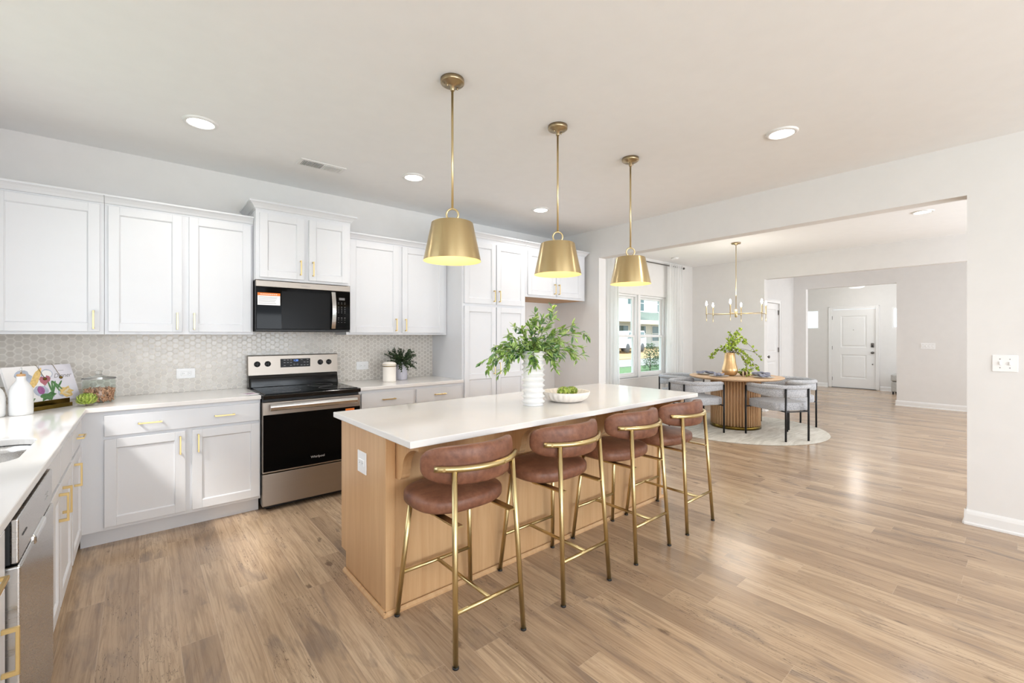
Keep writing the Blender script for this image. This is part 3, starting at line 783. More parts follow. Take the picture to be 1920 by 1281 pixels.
# fridge cabinet
t = thing('wall_cabinet', 'deep two-door white cabinet over the empty fridge alcove', 'cabinet', (3.450, YP, 0))
b = B(); box(b, 0, 1.06, 0, YB - YP - .002, 1.815, 2.40, .001, 1)
for f in b.faces:
    if f.calc_center_median().z < 1.8155: f.material_index = 1
obj('body', b, ['cab', 'cab_in'], t)
for a, c, hx in ((.03, .497, .466), (.51, .975, .541)): door(t, a, c, 1.842, 2.36, hx, 1.93)
crown(t, 0, 1.06, YB - YP - .002, 2.396, L_=False, R_=True)

# tile backsplash
b = B(); box(b, XL, 2.562, YB - .010, YB - .0005, CT, UB + .002); box(b, .712, 1.472, YB - .010, YB - .0005, UB + .002, 1.42)
tag(obj('tile_backsplash', b, 'hex'), 'grey-beige hexagon mosaic tile backsplash along the back counter', 'backsplash')

# ------------------------------------------------------------------ range
t = thing('kitchen_range', 'freestanding stainless electric range with black glass oven door', 'stove', (.7145, 3.795, 0))
W_ = .755
b = B(); box(b, .004, W_ - .004, .03, .635, .045, .895); box(b, .03, W_ - .03, .06, .6, 0.012, .045)
for x in (.06, W_ - .06):
    for y in (.09, .58): lathe(b, [(0, 0), (.018, 0), (.018, .02), (0, .02)], 12, x, y)
obj('body', b, 'blackmatte', t)
b = B(); box(b, 0, W_, -.005, .04, .045, .292, .006, 3); obj('storage_drawer', b, 'steel', t)
b = B(); box(b, 0, W_, -.012, .04, .30, .845, .006, 3, mi=0); box(b, .004, W_ - .004, -.016, .0, .312, .748, .003, 2, mi=1)
dr = obj('oven_door', b, ['steel', 'blackglass'], t)
b = B(); pts = []
prof = [(-.042, -.024), (-.050, -.016), (-.0535, -.006), (-.0545, .004), (-.052, .014), (-.044, .024), (-.034, .024), (-.034, -.024)]
prism(b, [(y - .016, z + .806) for y, z in prof], 'x', .045, W_ - .045)
for x in (.055, W_ - .085): box(b, x, x + .03, -.052, -.008, .795, .815, .003, 1)
obj('handle', b, 'chrome', dr)
b = B(); text_into(b, 'Whirlpool', .026, Matrix.Translation((.40, -.0172, .372)) @ FACE); obj('logo', b, 'mark', dr)
b = B(); box(b, .625, .70, -.0175, -.0163, .57, .735, mi=0); box(b, .625, .70, -.0178, -.0173, .575, .597, mi=1); box(b, .625, .70, -.0178, -.0173, .665, .695, mi=1); box(b, .625, .70, -.0178, -.0173, .71, .735, mi=1)
box(b, .625, .70, -.0178, -.0173, .57, .575, mi=2); box(b, .635, .69, -.0178, -.0173, .64, .643, mi=3); box(b, .635, .69, -.0178, -.0173, .625, .628, mi=3)
obj('sticker', b, ['paper', 'orange', 'yellow', 'markd'], dr)['label'] = 'orange and yellow tag on the oven door'
b = B(); box(b, -.001, W_ + .001, -.022, .55, .868, .902, .006, 3, mi=0); box(b, .02, W_ - .02, .0, .545, .900, .908, .002, 1, mi=1); obj('cooktop', b, ['black', 'blackglass'], t)
for cx, cy, r in ((.21, .17, .105), (.55, .17, .085), (.21, .42, .075), (.55, .42, .105)):
    b = B()
    for rr in (r,): tube(b, [(cx + rr * math.cos(a * PI / 20), cy + rr * math.sin(a * PI / 20), .9083) for a in range(40)], .0007, 4, closed=True)
    obj('burner_ring', b, 'markd', t)
b = B(); prism(b, [(.545, .90), (.575, 1.008), (.640, 1.008), (.640, .90)], 'x', .002, W_ - .002)
box(b, .012, W_ - .012, .535, .56, .905, .985, .006, 2)
obj('backguard_base', b, 'black', t)
b = B(); prism(b, [(.560, 1.012), (.572, 1.178), (.577, 1.185), (.640, 1.185), (.640, 1.012)], 'x', 0, W_)
bg_ = obj('control_panel', b, 'steel', t)
def on_panel(z): return .560 + (z - 1.012) / .166 * .012
b = B(); z0, z1 = 1.072, 1.148; box(b, .252, .503, on_panel(1.07) - .003, on_panel(1.07) + .02, z0, z1, .002, 1); dsp = obj('display', b, 'dispglass', bg_)
b = B(); yy = on_panel(1.07) - .0035
text_into(b, '1:20', .024, Matrix.Translation((.378, yy, 1.131)) @ FACE, 0); obj('clock_digits', b, 'display', dsp)
for i, x in enumerate((.285, .312, .338, .427, .453, .48)):
    for z in (1.137, 1.114, 1.088):
        if (i * 7 + int(z * 1000)) % 5: b = B(); box(b, x - .008, x + .008, yy, yy + .001, z - .0014, z + .0014); obj('touch_key', b, 'mark', dsp)
for x in (.366, .393):
    b = B()
    for p, q, r_, s_ in ((-.006, .006, 1.100, 1.101), (-.006, .006, 1.089, 1.090), (-.006, -.005, 1.09, 1.1), (.005, .006, 1.09, 1.1)): box(b, x + p, x + q, yy, yy + .001, r_, s_)
    obj('touch_key', b, 'mark', dsp)
for x in (.068, .150, .594, .672):
    b = B(); lathe(b, [(0, 0), (.025, 0), (.024, .006), (.021, .008), (.019, .022), (0, .024)], 28); box(b, -.0035, .0035, -.0195, .0195, .010, .028, .0015, 1)
    obj('knob', b, 'blackmatte', bg_, (x, on_panel(1.11) - .001, 1.108), rot=(PI / 2, 0, 0))
# leaflet on the counter left of range
b = B(); box(b, -.045, .045, -.06, .06, 0, .002, mi=0); box(b, -.037, .037, -.045, .03, .002, .0026, mi=1)
tag(obj('leaflet', b, ['paper', 'leaflet'], loc=(.655, 3.955, CT + .0005), rotz=.35), 'small printed product leaflet on the counter beside the range', 'leaflet')

# ------------------------------------------------------------------ microwave
t = thing('microwave', 'black and stainless over-the-range microwave under the raised cabinet', 'microwave', (.7145, 4.035, 1.392))
H_ = 1.808 - 1.392
b = B(); box(b, .004, W_ - .004, .02, .395, .012, H_, .002, 1); box(b, .004, W_ - .004, .0, .39, 0, .02, .003, 1); obj('case', b, 'blackmatte', t)
b = B(); box(b, 0, W_, -.006, .03, .365, H_, .003, 2); obj('vent_strip', b, 'steel', t)
b = B(); box(b, 0, .600, -.010, .02, .018, .363, .004, 2, mi=0); box(b, .185, .575, -.0108, -.009, .022, .335, mi=1)
M['mwscreen'] = plain('microwave_door_screen', lin(20, 19, 19), 0.22, spec=0.10)
md = obj('door', b, ['blackglass', 'mwscreen'], t)
b = B(); pts = [(.605, -.012 - .028 * math.sin(PI * k / 16), .028 + .325 * k / 16) for k in range(17)]
prev = None
for (x, y, z) in pts:
    ring = [b.verts.new((x - .017, y, z)), b.verts.new((x + .017, y, z)), b.verts.new((x + .017, y + .008, z)), b.verts.new((x - .017, y + .008, z))]
    if prev:
        for k in range(4): b.faces.new((prev[k], prev[(k + 1) % 4], ring[(k + 1) % 4], ring[k]))
    else: b.faces.new(ring)
    prev = ring
b.faces.new(prev); obj('handle', b, 'chrome', md)
b = B(); box(b, .602, W_, -.010, .02, .018, .363, .003, 1); pn = obj('control_panel', b, 'blackglass', t)
b = B(); box(b, .655, .705, -.0112, -.0102, .285, .305); obj('display', b, 'markd', pn)
for i in range(3):
    for z, h in ((.262, .0012), (.250, .0012), (.222, .002), (.205, .002), (.188, .002), (.172, .002), (.125, .003), (.108, .0012), (.085, .0012)):
        x = .650 + i * .028; b = B(); box(b, x - .005, x + .005, -.0112, -.0102, z - h, z + h); obj('button', b, 'markd', pn)
b = B(); text_into(b, 'Whirlpool', .018, Matrix.Translation((.375, -.0066, .388)) @ FACE); obj('logo', b, 'markd', t)
b = B(); box(b, .010, .175, -.0114, -.0103, .215, .315, mi=0); box(b, .010, .175, -.0118, -.0112, .292, .315, mi=1)
for z in (.280, .268, .256, .244, .230): box(b, .018, .165 - (z * 997 % .03), -.0118, -.0112, z - .0012, z + .0012, mi=2)
for q in range(9): box(b, .030 + q * .014, .040 + q * .014, -.0122, -.0118, .3005, .3055, mi=0)
obj('sticker', b, ['paper', 'orange', 'markd'], md)['label'] = 'white and orange warning sticker on the microwave door'

# ------------------------------------------------------------------ outlets and switches
def outlet(label, loc, w_=.125, h_=.082, kind='gfci', rotz=0.0):
    t = thing('electrical_outlet' if kind != 'switch' else 'light_switch', label, 'outlet' if kind != 'switch' else 'switch', loc, rotz)
    b = B(); box(b, -w_ / 2, w_ / 2, -.006, 0, -h_ / 2, h_ / 2, .0025, 2); obj('cover_plate', b, 'plastic', t)
    if kind == 'switch':
        n = 4 if w_ > .16 else 2
        for i in range(n):
            x = (i - (n - 1) / 2) * .046
            b = B(); box(b, -.005, .005, -.016, -.005, -.010, .012, .002, 1); box(b, -.008, .008, -.0075, -.005, -.014, .014, mi=0); obj('toggle', b, 'plastic', t, (x, 0, 0))
            for z in (-.03, .03):
                b = B(); lathe(b, [(0, .0), (.003, 0), (.003, .0015), (0, .002)], 8); obj('screw', b, 'markd', t, (x, -.006, z), rot=(PI / 2, 0, 0))
    else:
        b = B(); box(b, -.034, .034, -.010, -.005, -.017, .017, .002, 1, mi=0)
        for x in (-.018, .018):
            for z in (-.005, .005): box(b, x - .006, x + .0, -.0105, -.0098, z - .001, z + .001, mi=1)
            box(b, x + .004, x + .008, -.0105, -.0098, -.002, .002, mi=1)
        obj('receptacle', b, ['plastic', 'slot'], t)
    return t
outlet('horizontal white outlet on the backsplash left of the range', (.287, YB - .0102, 1.052))
outlet('horizontal white outlet on the backsplash right of the range', (1.744, YB - .0102, 1.052))
outlet('partly visible white outlet at the far left of the backsplash', (-.745, YB - .0102, 1.055))
outlet('two-gang white toggle switch on the wall right of the opening', (XR - .0002, .122, 1.165), .12, .115, 'switch', -PI / 2)
outlet('four-gang white switch plate on the far hallway wall', (XH - .0002, 1.262, 1.165), .20, .115, 'switch', -PI / 2)

# ------------------------------------------------------------------ island
IX0, IX1, IY0, IY1 = .912, 3.352, 2.022, 2.64
t = thing('kitchen_island', 'light maple kitchen island base with corbels under white top', 'kitchen island', (0, 0, 0))
b = B(); box(b, IX0 + .02, IX1 - .02, IY0 + .02, IY1 - .09, 0, TOP - .001); box(b, IX0 + .02, IX1 - .02, IY0 + .02, IY1 - .02, .11, TOP - .001); obj('body', b, 'island', t)
b = B(); prism(b, [(IY0 + .055, 0), (IY1 - .075, 0), (IY1 - .075, .11), (IY1 - .002, .11), (IY1 - .002, TOP - .001), (IY0 + .055, TOP - .001)], 'x', IX0, IX0 + .02); obj('end_panel', b, 'island', t)
b = B(); prism(b, [(IY0 + .055, 0), (IY1 - .075, 0), (IY1 - .075, .11), (IY1 - .002, .11), (IY1 - .002, TOP - .001), (IY0 + .055, TOP - .001)], 'x', IX1 - .02, IX1); obj('end_panel', b, 'island', t)
for x in (IX0 - .004, IX1 - .046):
    b = B(); box(b, x, x + .05, IY0 - .004, IY0 + .055, 0, TOP - .001, .003, 2); obj('corner_post', b, 'island', t)
b = B(); box(b, IX0 + .046, IX1 - .046, IY0 + .004, IY0 + .02, 0, TOP - .001); obj('back_panel', b, 'island', t)
b = B()
bp = [(0, 0), (.016, 0), (.016, .010), (.006, .022), (0, .022)]
prism(b, [(IY0 - .004 - o, z) for o, z in bp], 'x', IX0 - .018, IX1 + .018)
prism(b, [(IX0 - .004 - o, z) for o, z in bp], 'y', IY0 - .018, IY1 - .075)
prism(b, [(IX1 + .004 + o, z) for o, z in bp], 'y', IY0 - .018, IY1 - .075)
obj('shoe_molding', b, 'island', t)
def corbel_outline():
    p = [(0, 0), (.0, -.215), (-.035, -.215)]
    p += [(-.035 - .03 * math.sin(a) * 1.0, -.185 - .03 * math.cos(a)) for a in [PI / 8 * k for k in range(1, 5)]]   # small bulb
    for k in range(0, 13):                                  # quarter concave curve up to the tip
        a = PI / 2 * k / 12
        p.append((-.075 - .145 * (1 - math.cos(a)), -.160 + .120 * math.sin(a)))
    p += [(-.235, -.040), (-.235, 0)]
    return p
for x in (.962, 1.72, 2.50, 3.26):
    b = B(); prism(b, [(IY0 + .004 + y, TOP - .001 + z) for y, z in corbel_outline()], 'x', x, x + .045); obj('corbel', b, 'island', t)
ol = outlet('white outlet on the end panel of the wooden island', (IX0 - .0002, 2.316, .68), .115, .115, 'o', -PI / 2)
slab('countertop', [(.880, 1.712), (3.378, 1.712), (3.378, 2.684), (.880, 2.684)], CT0, CT + .001, 'large white quartz island countertop overhanging the stools')

# ------------------------------------------------------------------ stools
def make_stool():
    t = thing('counter_stool', 'x', 'stool', (0, 0, 0), 0, 'brown leather counter stools at the island')
    b = B(); superell(b, .232, .19, .046, .55, .74, (0, .068, .602), nu=56, nv=20)
    obj('seat', b, 'leather', t)
    C0 = (0, -.230 + .305)      # arc centre of the back rail
    def bend(q):
        R_ = .268 + q.y * -1.0; th = q.x / .268
        return Vector((C0[0] + R_ * math.sin(th), C0[1] - R_ * math.cos(th), q.z))
    b = B(); superell(b, .298, .085, .027, .60, .62, (0, .0, .803), axis='y', nu=64, nv=18, fn=bend)
    obj('backrest', b, 'leather', t)
    b = B(); pts = []
    for k in range(25):
        th = math.radians(-47 + 94 * k / 24); pts.append((.305 * math.sin(th), C0[1] - .305 * math.cos(th), .795))
    tube(b, pts, .0138, 16)
    for th in (-39, 14):
        for rr in (0,): 
            a = math.radians(th); c = Vector((.3175 * math.sin(a), C0[1] - .3175 * math.cos(a), .795))
            d = Vector((math.sin(a), -math.cos(a), 0)); tube(b, [c, c + d * .004], .0065, 10)
    obj('back_rail', b, 'stoolgold', t)
    def leg(p0, p1, r0=.0125, r1=.0125):
        b = B(); tube(b, [p0, p1], [r0, r1], 14)
        o = obj('leg', b, 'stoolgold', t)
        b = B(); p0 = Vector(p0); lathe(b, [(0, 0), (.0135, 0), (.0135, .008), (0, .008)], 12, p0.x, p0.y); obj('foot_glide', b, 'blackmatte', o)
    xb, xf = .185, .215
    for s in (-1, 1):
        leg((s * xb, -.235, .004), (s * .158, -.185, .795), .0115, .0125)
        leg((s * xf, .235, .004), (s * .168, .185, .575), .0115, .0125)
    zb = .212
    def along(p0, p1, z): 
        k = z / p1[2]; return (p0[0] + (p1[0] - p0[0]) * k, p0[1] + (p1[1] - p0[1]) * k, z)
    bl, br = along((-xb, -.235, 0), (-.158, -.185, .795), zb), along((xb, -.235, 0), (.158, -.185, .795), zb)
    fl, fr = along((-xf, .235, 0), (-.168, .185, .575), zb), along((xf, .235, 0), (.168, .185, .575), zb)
    b = B(); tube(b, [bl, br], .009, 12); tube(b, [fl, fr], .009, 12)
    tube(b, [(0, bl[1], zb), (0, fl[1], zb)], .009, 12); obj('footrest', b, 'stoolgold', t)
    b = B()
    for s in (-1, 1):
        box(b, min(s * .128, s * .166), max(s * .128, s * .166), -.205, .175, .551, .559, .001, 1)
    box(b, -.164, .164, -.02, .02, .548, .556); box(b, -.164, .164, .17, .185, .548, .576, .001, 1)
    obj('seat_frame', b, 'stoolgold', t)
    return t
s0 = make_stool()
SY = 1.752
labs = ['brown leather counter stool nearest the camera, at the outlet end of the island',
        'brown leather counter stool, second from the near outlet end of the island',
        'brown leather counter stool, third from the near outlet end of the island',
        'brown leather counter stool at the far end of the island, by the dining area']
for i, x in enumerate((1.168, 1.806, 2.431, 3.031)):
    if i == 0: s0.location = (x, SY, 0); s0['label'] = labs[0]
    else: dup(s0, (x, SY, 0), 0.0, labs[i])

# ------------------------------------------------------------------ pendants
def make_pendant():
    t = thing('pendant_light', 'x', 'pendant light', (0, 0, CH), 0, 'brass pendant lights over the island')
    b = B(); lathe(b, [(0, 0), (.064, 0), (.064, -.020), (.060, -.024), (.050, -.026), (.046, -.032), (.012, -.034), (.012, -.060), (.008, -.064), (0, -.064)], 40)
    for s in (-1, 1): lathe(b, [(0, -.026), (.004, -.026), (.004, -.045), (0, -.047)], 8, s * .032, 0)
    obj('canopy', b, 'canopy', t)
    ztop = 2.043 - CH
    b = B(); tube(b, [(0, 0, -.060), (0, 0, ztop)], .0065, 14); obj('rod', b, 'brass', t)
    b = B(); r = .032; zc = ztop - r
    tube(b, [(r * math.cos(2 * PI * k / 40), 0, zc + r * math.sin(2 * PI * k / 40)) for k in range(40)], .0055, 10, closed=True)
    a = YAW; rr = obj('ring', b, 'brass', t); rr.rotation_euler = (0, 0, -YAW)
    z1 = 1.968 - CH; z0 = 1.760 - CH
    b = B(); lathe(b, [(0, z1 + .012), (.012, z1 + .012), (.014, z1 + .002), (.106, z1), (.112, z1 - .004), (.1555, z0)], 64)
    sh = obj('shade', b, 'spun', t)
    b = B(); lathe(b, [(.1555, z0), (.1535, z0 + .001), (.110, z1 - .007), (0, z1 - .004)], 64); obj('shade_lining', b, 'brass_in', sh)
    b = B(); lathe(b, [(0, z1 - .004), (.02, z1 - .004), (.02, z1 - .055), (0, z1 - .055)], 20); obj('socket', b, 'canopy', sh)
    b = B(); lathe(b, [(0, z1 - .05), (.014, z1 - .055), (.030, z1 - .095), (.028, z1 - .118), (.016, z1 - .134), (0, z1 - .138)], 24); obj('bulb', b, 'bulb', sh)
    return t
p0 = make_pendant()
pl = ['brass cone pendant light nearest the camera, left of the three over the island', 'middle brass cone pendant light of the three over the island', 'farthest brass cone pendant light, in front of the dining window']
for i, x in enumerate((1.293, 2.112, 2.928)):
    if i == 0: p0.location = (x, 2.028, CH); p0['label'] = pl[0]
    else: dup(p0, (x, 2.028, CH), 0, pl[i])
    light('pendant_bulb_light', 'POINT', (x, 2.028, 1.84), 6, (1, 0.86, 0.66), shadow_soft_size=.03)

# ------------------------------------------------------------------ recessed lights, vents
def make_can():
    t = thing('recessed_light', 'x', 'ceiling light', (0, 0, CH), 0, 'recessed ceiling lights')
    b = B(); lathe(b, [(.098, 0), (.098, -.003), (.092, -.010), (.076, -.012), (.072, -.006), (.072, 0)], 40); obj('trim_ring', b, 'trim', t)
    b = B(); lathe(b, [(0, -.0065), (.072, -.0065), (.072, -.0005), (0, -.0005)], 40); obj('diffuser', b, 'lamp', t)
    return t
c0 = make_can()
cans = [((.303, 3.487), 'recessed ceiling light over the left cabinets'), ((1.826, 3.487), 'recessed ceiling light behind the first pendant, above the right wall cabinets'),
        ((3.362, 3.487), 'recessed ceiling light in front of the fridge alcove'), ((3.348, 1.105), 'recessed ceiling light at right of frame, in the kitchen ceiling before the wide opening'),
        ((6.674, .791), 'recessed ceiling light in the dining room ceiling seen through the opening')]
for i, ((x, y), lb) in enumerate(cans):
    if i == 0: c0.location = (x, y, CH); c0['label'] = lb
    else: dup(c0, (x, y, CH), 0, lb)
    light('recessed_lamp_light', 'SPOT', (x, y, CH - .02), 26, (1, .95, .89), spot_size=2.5, spot_blend=.8, shadow_soft_size=.07)
t = thing('ceiling_vent', 'white louvered air vent in the ceiling above the cabinets', 'vent', (1.135, 3.745, CH))
b = B(); box(b, -.175, .175, -.075, .075, -.006, 0, .002, 1); obj('frame', b, 'trim', t)
b = B(); box(b, -.15, .0, -.05, .05, -.008, -.005, mi=1)
for i in range(14): box(b, .008 + i * .0105, .012 + i * .0105, -.05, .05, -.010, -.004)
for i in range(14): box(b, -.148 + i * .0105, -.145 + i * .0105, -.05, .05, -.011, -.004)
obj('louvers', b, ['trim', 'markd'], t)
b = B(); lathe(b, [(0, -.03), (.045, -.03), (.06, -.022), (.065, 0), (0, 0)], 32); tag(obj('smoke_detector', b, 'trim', None, (7.256, 4.10, CH)), 'small round white ceiling detector near the dining window curtain', 'detector')
t = thing('flush_ceiling_light', 'flush mount ceiling light glimpsed in the foyer above the front door', 'ceiling light', (13.0, 2.70, CH))
b = B(); lathe(b, [(0, 0), (.09, 0), (.09, -.03), (.03, -.035), (.02, -.16), (0, -.16)], 24); obj('canopy', b, 'chrome', t)
b = B(); lathe(b, [(0, -.15), (.10, -.15), (.16, -.175), (.16, -.23), (.10, -.25), (0, -.25)], 28); obj('glass_shade', b, 'porc', t)
light('foyer_lamp_light', 'POINT', (13.0, 2.7, 2.2), 9, (1, .95, .9), shadow_soft_size=.15)

# ------------------------------------------------------------------ foliage helpers
def leaf(bm, p, d, up, L, Wd, fold=.25, mi=0, curl=.15):
    d = d.normalized(); s = d.cross(up)
    if s.length < 1e-4: s = d.cross(Vector((1, 0, 0)))
    s.normalize(); n = s.cross(d).normalized()
    pr = [(0, 0), (.25, .75), (.5, 1.0), (.78, .6), (1.0, 0)]
    mid = [bm.verts.new(p + d * (L * a) - n * (curl * L * a * a)) for a, _ in pr]
    lf, rt = [], []
    for (a, wv), m in zip(pr, mid):
        if wv == 0: lf.append(m); rt.append(m)
        else:
            q = p + d * (L * a) - n * (curl * L * a * a) + n * (fold * wv * Wd / 2)
            lf.append(bm.verts.new(q + s * (wv * Wd / 2))); rt.append(bm.verts.new(q - s * (wv * Wd / 2)))
    for i in range(4):
        for sd in (lf, rt):
            vs_ = []
            for v in (mid[i], mid[i + 1], sd[i + 1], sd[i]):
                if v not in vs_: vs_.append(v)
            if len(vs_) > 2:
                f = bm.faces.new(vs_); f.smooth = True; f.material_index = mi
def rv(s=1.0): return Vector((rnd.uniform(-1, 1), rnd.uniform(-1, 1), rnd.uniform(-1, 1))) * s
def branch_pts(p, d, L, droop, n=10, wob=.12):
    pts = [Vector(p)]; d = Vector(d).normalized()
    for i in range(n):
        d = (d + Vector((0, 0, -droop / n)) + rv(wob / n * 2)).normalized(); pts.append(pts[-1] + d * (L / n))
    return pts

# ------------------------------------------------------------------ ribbed vase with branches on island
VX, VY = 1.972, 2.115
b = B(); prof = [(0, 0), (.066, 0), (.068, .004)]
n = 10
for i in range(n):
    z = .004 + i * .0345
    prof += [(.0635, z + .002), (.0645, z + .010), (.0735, z + .0165), (.0765, z + .0195), (.0760, z + .0225), (.0715, z + .0255), (.0645, z + .031)]
prof += [(.067, .352), (.064, .354), (.060, .350), (.058, .02), (0, .018)]
lathe(b, prof, 56); tag(obj('ribbed_vase', b, 'porc', None, (VX, VY, CT + .0015)), 'tall white ribbed ceramic vase on the island', 'vase')
rt_ = Vector((.763, -.646, 0)); fw_ = Vector((.646, .763, 0))
t = thing('leafy_branches', 'bunch of light green leafy branches in the white ribbed vase', 'foliage', (VX, VY, CT))
bs, bl_ = B(), B()
top = Vector((0, 0, .345))
specs = [(-1, .30, .27, .9), (-1, .55, .29, 1.0), (-.9, .75, .24, .9), (-.6, .8, .22, .7), (-.9, .05, .20, 1.3), (-1, .45, .30, 1.2), (.9, .85, .33, .75), (.75, 1.0, .31, .6), (1.0, .50, .28, .9), (.55, 1.2, .30, .5), (.25, 1.2, .24, .4), (.1, 1.2, .20, .3),
         (-.2, 1.1, .19, .4), (.5, .4, .16, 1.2), (-.4, .4, .16, 1.2), (.3, .5, .17, 1.3), (0, .6, .15, 1.4), (.75, .15, .15, 1.2), (-.6, .5, .22, .9), (.95, .75, .32, .9), (.85, .62, .30, .9), (.5, .9, .22, .7), (-.3, .9, .18, .7), (-.1, .1, .13, 2.0)]
for si, (sx, sz, L, dr) in enumerate(specs):
    dd = rt_ * sx + fw_ * rnd.uniform(-.45, .45) + Vector((0, 0, sz))
    start = top + (rt_ * sx * .02) + rv(.012); start.z = .345
    if si == len(specs) - 1: dd = -fw_ * .9 + rt_ * .0 + Vector((0, 0, .35)); start = top - fw_ * .03; start.z = .352
    pts = branch_pts(start, dd, L, dr, 8)
    tube(bs, [Vector((start.x * .3, start.y * .3, .12))] + pts, [.0026] * 4 + [.0018] * (len(pts) - 3), 6)
    for i in range(1, len(pts)):
        td = (pts[i] - pts[i - 1]).normalized()
        for k in range(2):
            p = pts[i] - (pts[i] - pts[i - 1]) * rnd.uniform(0, 1)
            side = td.cross(Vector((0, 0, 1)) + rv(.6)).normalized() * (1 if k % 2 else -1)
            d = td * .8 + side * .8 + rv(.35)
            leaf(bl_, p, d, Vector((0, 0, 1)) + rv(.6), rnd.uniform(.048, .066), rnd.uniform(.020, .028), mi=rnd.choice((0, 0, 1, 2)))
        if i % 2 == 0:
            sub = branch_pts(pts[i], td + rv(.9), rnd.uniform(.04, .07), .8, 3)
            tube(bs, sub, .0012, 5)
            for q in range(1, 4):
                for sg in (-1, 1):
                    leaf(bl_, sub[q], (sub[q] - sub[q - 1]).normalized() + rv(.9), Vector((0, 0, 1)) + rv(.5), rnd.uniform(.042, .056), rnd.uniform(.018, .024), mi=rnd.choice((0, 1, 2, 2)))
    leaf(bl_, pts[-1], pts[-1] - pts[-2], Vector((0, 0, 1)), .045, .015, mi=2)
obj('stems', bs, 'stem', t); M['leaf_pale'] = leafm('pale_leaf', lin(140, 178, 90), lin(196, 218, 140), 16)
obj('leaves', bl_, ['leaf', 'leaf_dark', 'leaf_pale'], t, fix=False)

# fluted bowl with artichokes
BX, BY = 2.262, 2.095
b = B(); rip = lambda a, z: .022 * math.cos(26 * a) * (1 if .008 < z < .066 else .3)
lathe(b, [(0, .004), (.085, .004), (.09, 0), (.115, .006), (.145, .026), (.160, .052), (.166, .068), (.162, .071), (.154, .062), (.135, .030), (.10, .014), (0, .012)], 208, ripple=rip)
tag(obj('fluted_bowl', b, 'bowl', None, (BX, BY, CT + .0015)), 'low cream fluted bowl on the island holding artichokes', 'bowl')
def make_artichoke(name, label, loc, r, flat=.8, opened=.0, tilt=0.0, group=None):
    t = thing(name, label, 'artichoke', loc, rnd.uniform(0, 6), group)
    b = B(); superell(b, r * .66, r * .66, r * .70 * flat, 1, 1, (0, 0, r * flat * .92), nu=20, nv=10); obj('heart', b, 'arti2', t)
    b = B(); layers = 7
    for j in range(layers):
        cnt = max(4, int(10 * math.cos(-.7 + 1.75 * j / (layers - 1)))); el = -.7 + 1.75 * j / (layers - 1)
        for k in range(cnt):
            a = 2 * PI * (k + .5 * (j % 2)) / cnt
            out = Vector((math.cos(a), math.sin(a), 0))
            e0 = el - .42; Z = Vector((0, 0, 1)); q = .80 + .04 * (j % 2)
            p = out * (r * q * math.cos(e0)) + Z * (r * flat * (.92 + q * math.sin(e0)))
            tan = (out * -math.sin(el) + Z * math.cos(el)).normalized(); nrm = out * math.cos(el) + Z * math.sin(el)
            leaf(b, p, tan + nrm * (.12 + opened * (1 - j / layers)), nrm, r * .74, r * .62, fold=-.25, curl=.52 - opened * .4)
    zmin = min(v.co.z for v in b.verts)
    for v in b.verts: v.co.z = max(v.co.z, 0.001)
    obj('leaves', b, 'arti', t, fix=False)
    if tilt: t.rotation_euler = (tilt, 0, 0)
    return t
make_artichoke('artichoke', 'green artichoke at left in the fluted bowl', (BX - .038, BY - .018, CT + .024), .062)
make_artichoke('artichoke', 'paler green artichoke at right in the fluted bowl', (BX + .072, BY + .010, CT + .026), .056, .75)
make_artichoke('artichoke', 'open green artichoke on the counter in front of the glass jar', (-.262, 3.965, CT + .001), .056, .78, .55)

# ------------------------------------------------------------------ corner items
def bottle(label, x, y):
    t = thing('oil_bottle', label, 'bottle', (x, y, CT + .0005))
    b = B(); lathe(b, [(0, 0), (.046, 0), (.049, .004), (.0495, .02), (.0495, .125), (.047, .145), (.040, .165), (.028, .185), (.021, .195), (.0195, .205), (.0205, .218), (.0195, .221), (0, .221)], 44); obj('body', b, 'porc', t)
    b = B(); lathe(b, [(0, .220), (.018, .220), (.019, .232), (.010, .235), (0, .235)], 24); obj('stopper', b, 'stopper', t)
    b = B(); tube(b, [(0, 0, .232), (.0, 0, .258), (.001, -.001, .272)], [.0045, .0038, .003], 10); obj('pour_spout', b, 'chrome', t)
bottle('white ceramic oil bottle with wood stopper in front of the cookbook', -.520, 3.755)
t = thing('ceramic_bottle', 'rounded white ceramic bottle cut off by the left frame edge', 'bottle', (-.637, 3.735, CT + .0005))
b = B(); lathe(b, [(0, 0), (.056, 0), (.060, .004), (.061, .02), (.061, .10), (.058, .125), (.050, .148), (.037, .166), (.025, .178), (.022, .20), (.024, .205), (0, .205)], 44); obj('body', b, 'porc', t)
# cookbook on its stand: open spread along direction d, facing n
d2 = Vector((.646, .763, 0)); n2 = Vector((.763, -.646, 0)); ANG = math.atan2(.763, .646)
P0 = Vector((-.577, 3.907, .932))      # bottom left corner of the open book
LB = .407; HB = .242; LEAN = math.radians(18)
t = thing('cookbook', 'open cookbook with food photo page leaning on the brass stand in the corner', 'book', P0, ANG)
def page(x, h, o=0.0): return (x, o * -math.cos(LEAN) + h * math.sin(LEAN), h * math.cos(LEAN) - o * math.sin(LEAN) * -1 * -1)
def pg(x, h, o=0.0):
    # o > 0 : towards the reader (-y local)
    return Vector((x, -o * math.cos(LEAN) + h * math.sin(LEAN), o * -0 + h * math.cos(LEAN) + o * math.sin(LEAN)))
b = B()
def pbox(bm, x0, x1, h0, h1, o0, o1, mi=0):
    c = [bm.verts.new(pg(x, h, o)) for o in (o0, o1) for (x, h) in ((x0, h0), (x1, h0), (x1, h1), (x0, h1))]
    for q in ((0, 1, 2, 3), (4, 5, 6, 7), (0, 1, 5, 4), (1, 2, 6, 5), (2, 3, 7, 6), (3, 0, 4, 7)): bm.faces.new([c[k] for k in q]).material_index = mi
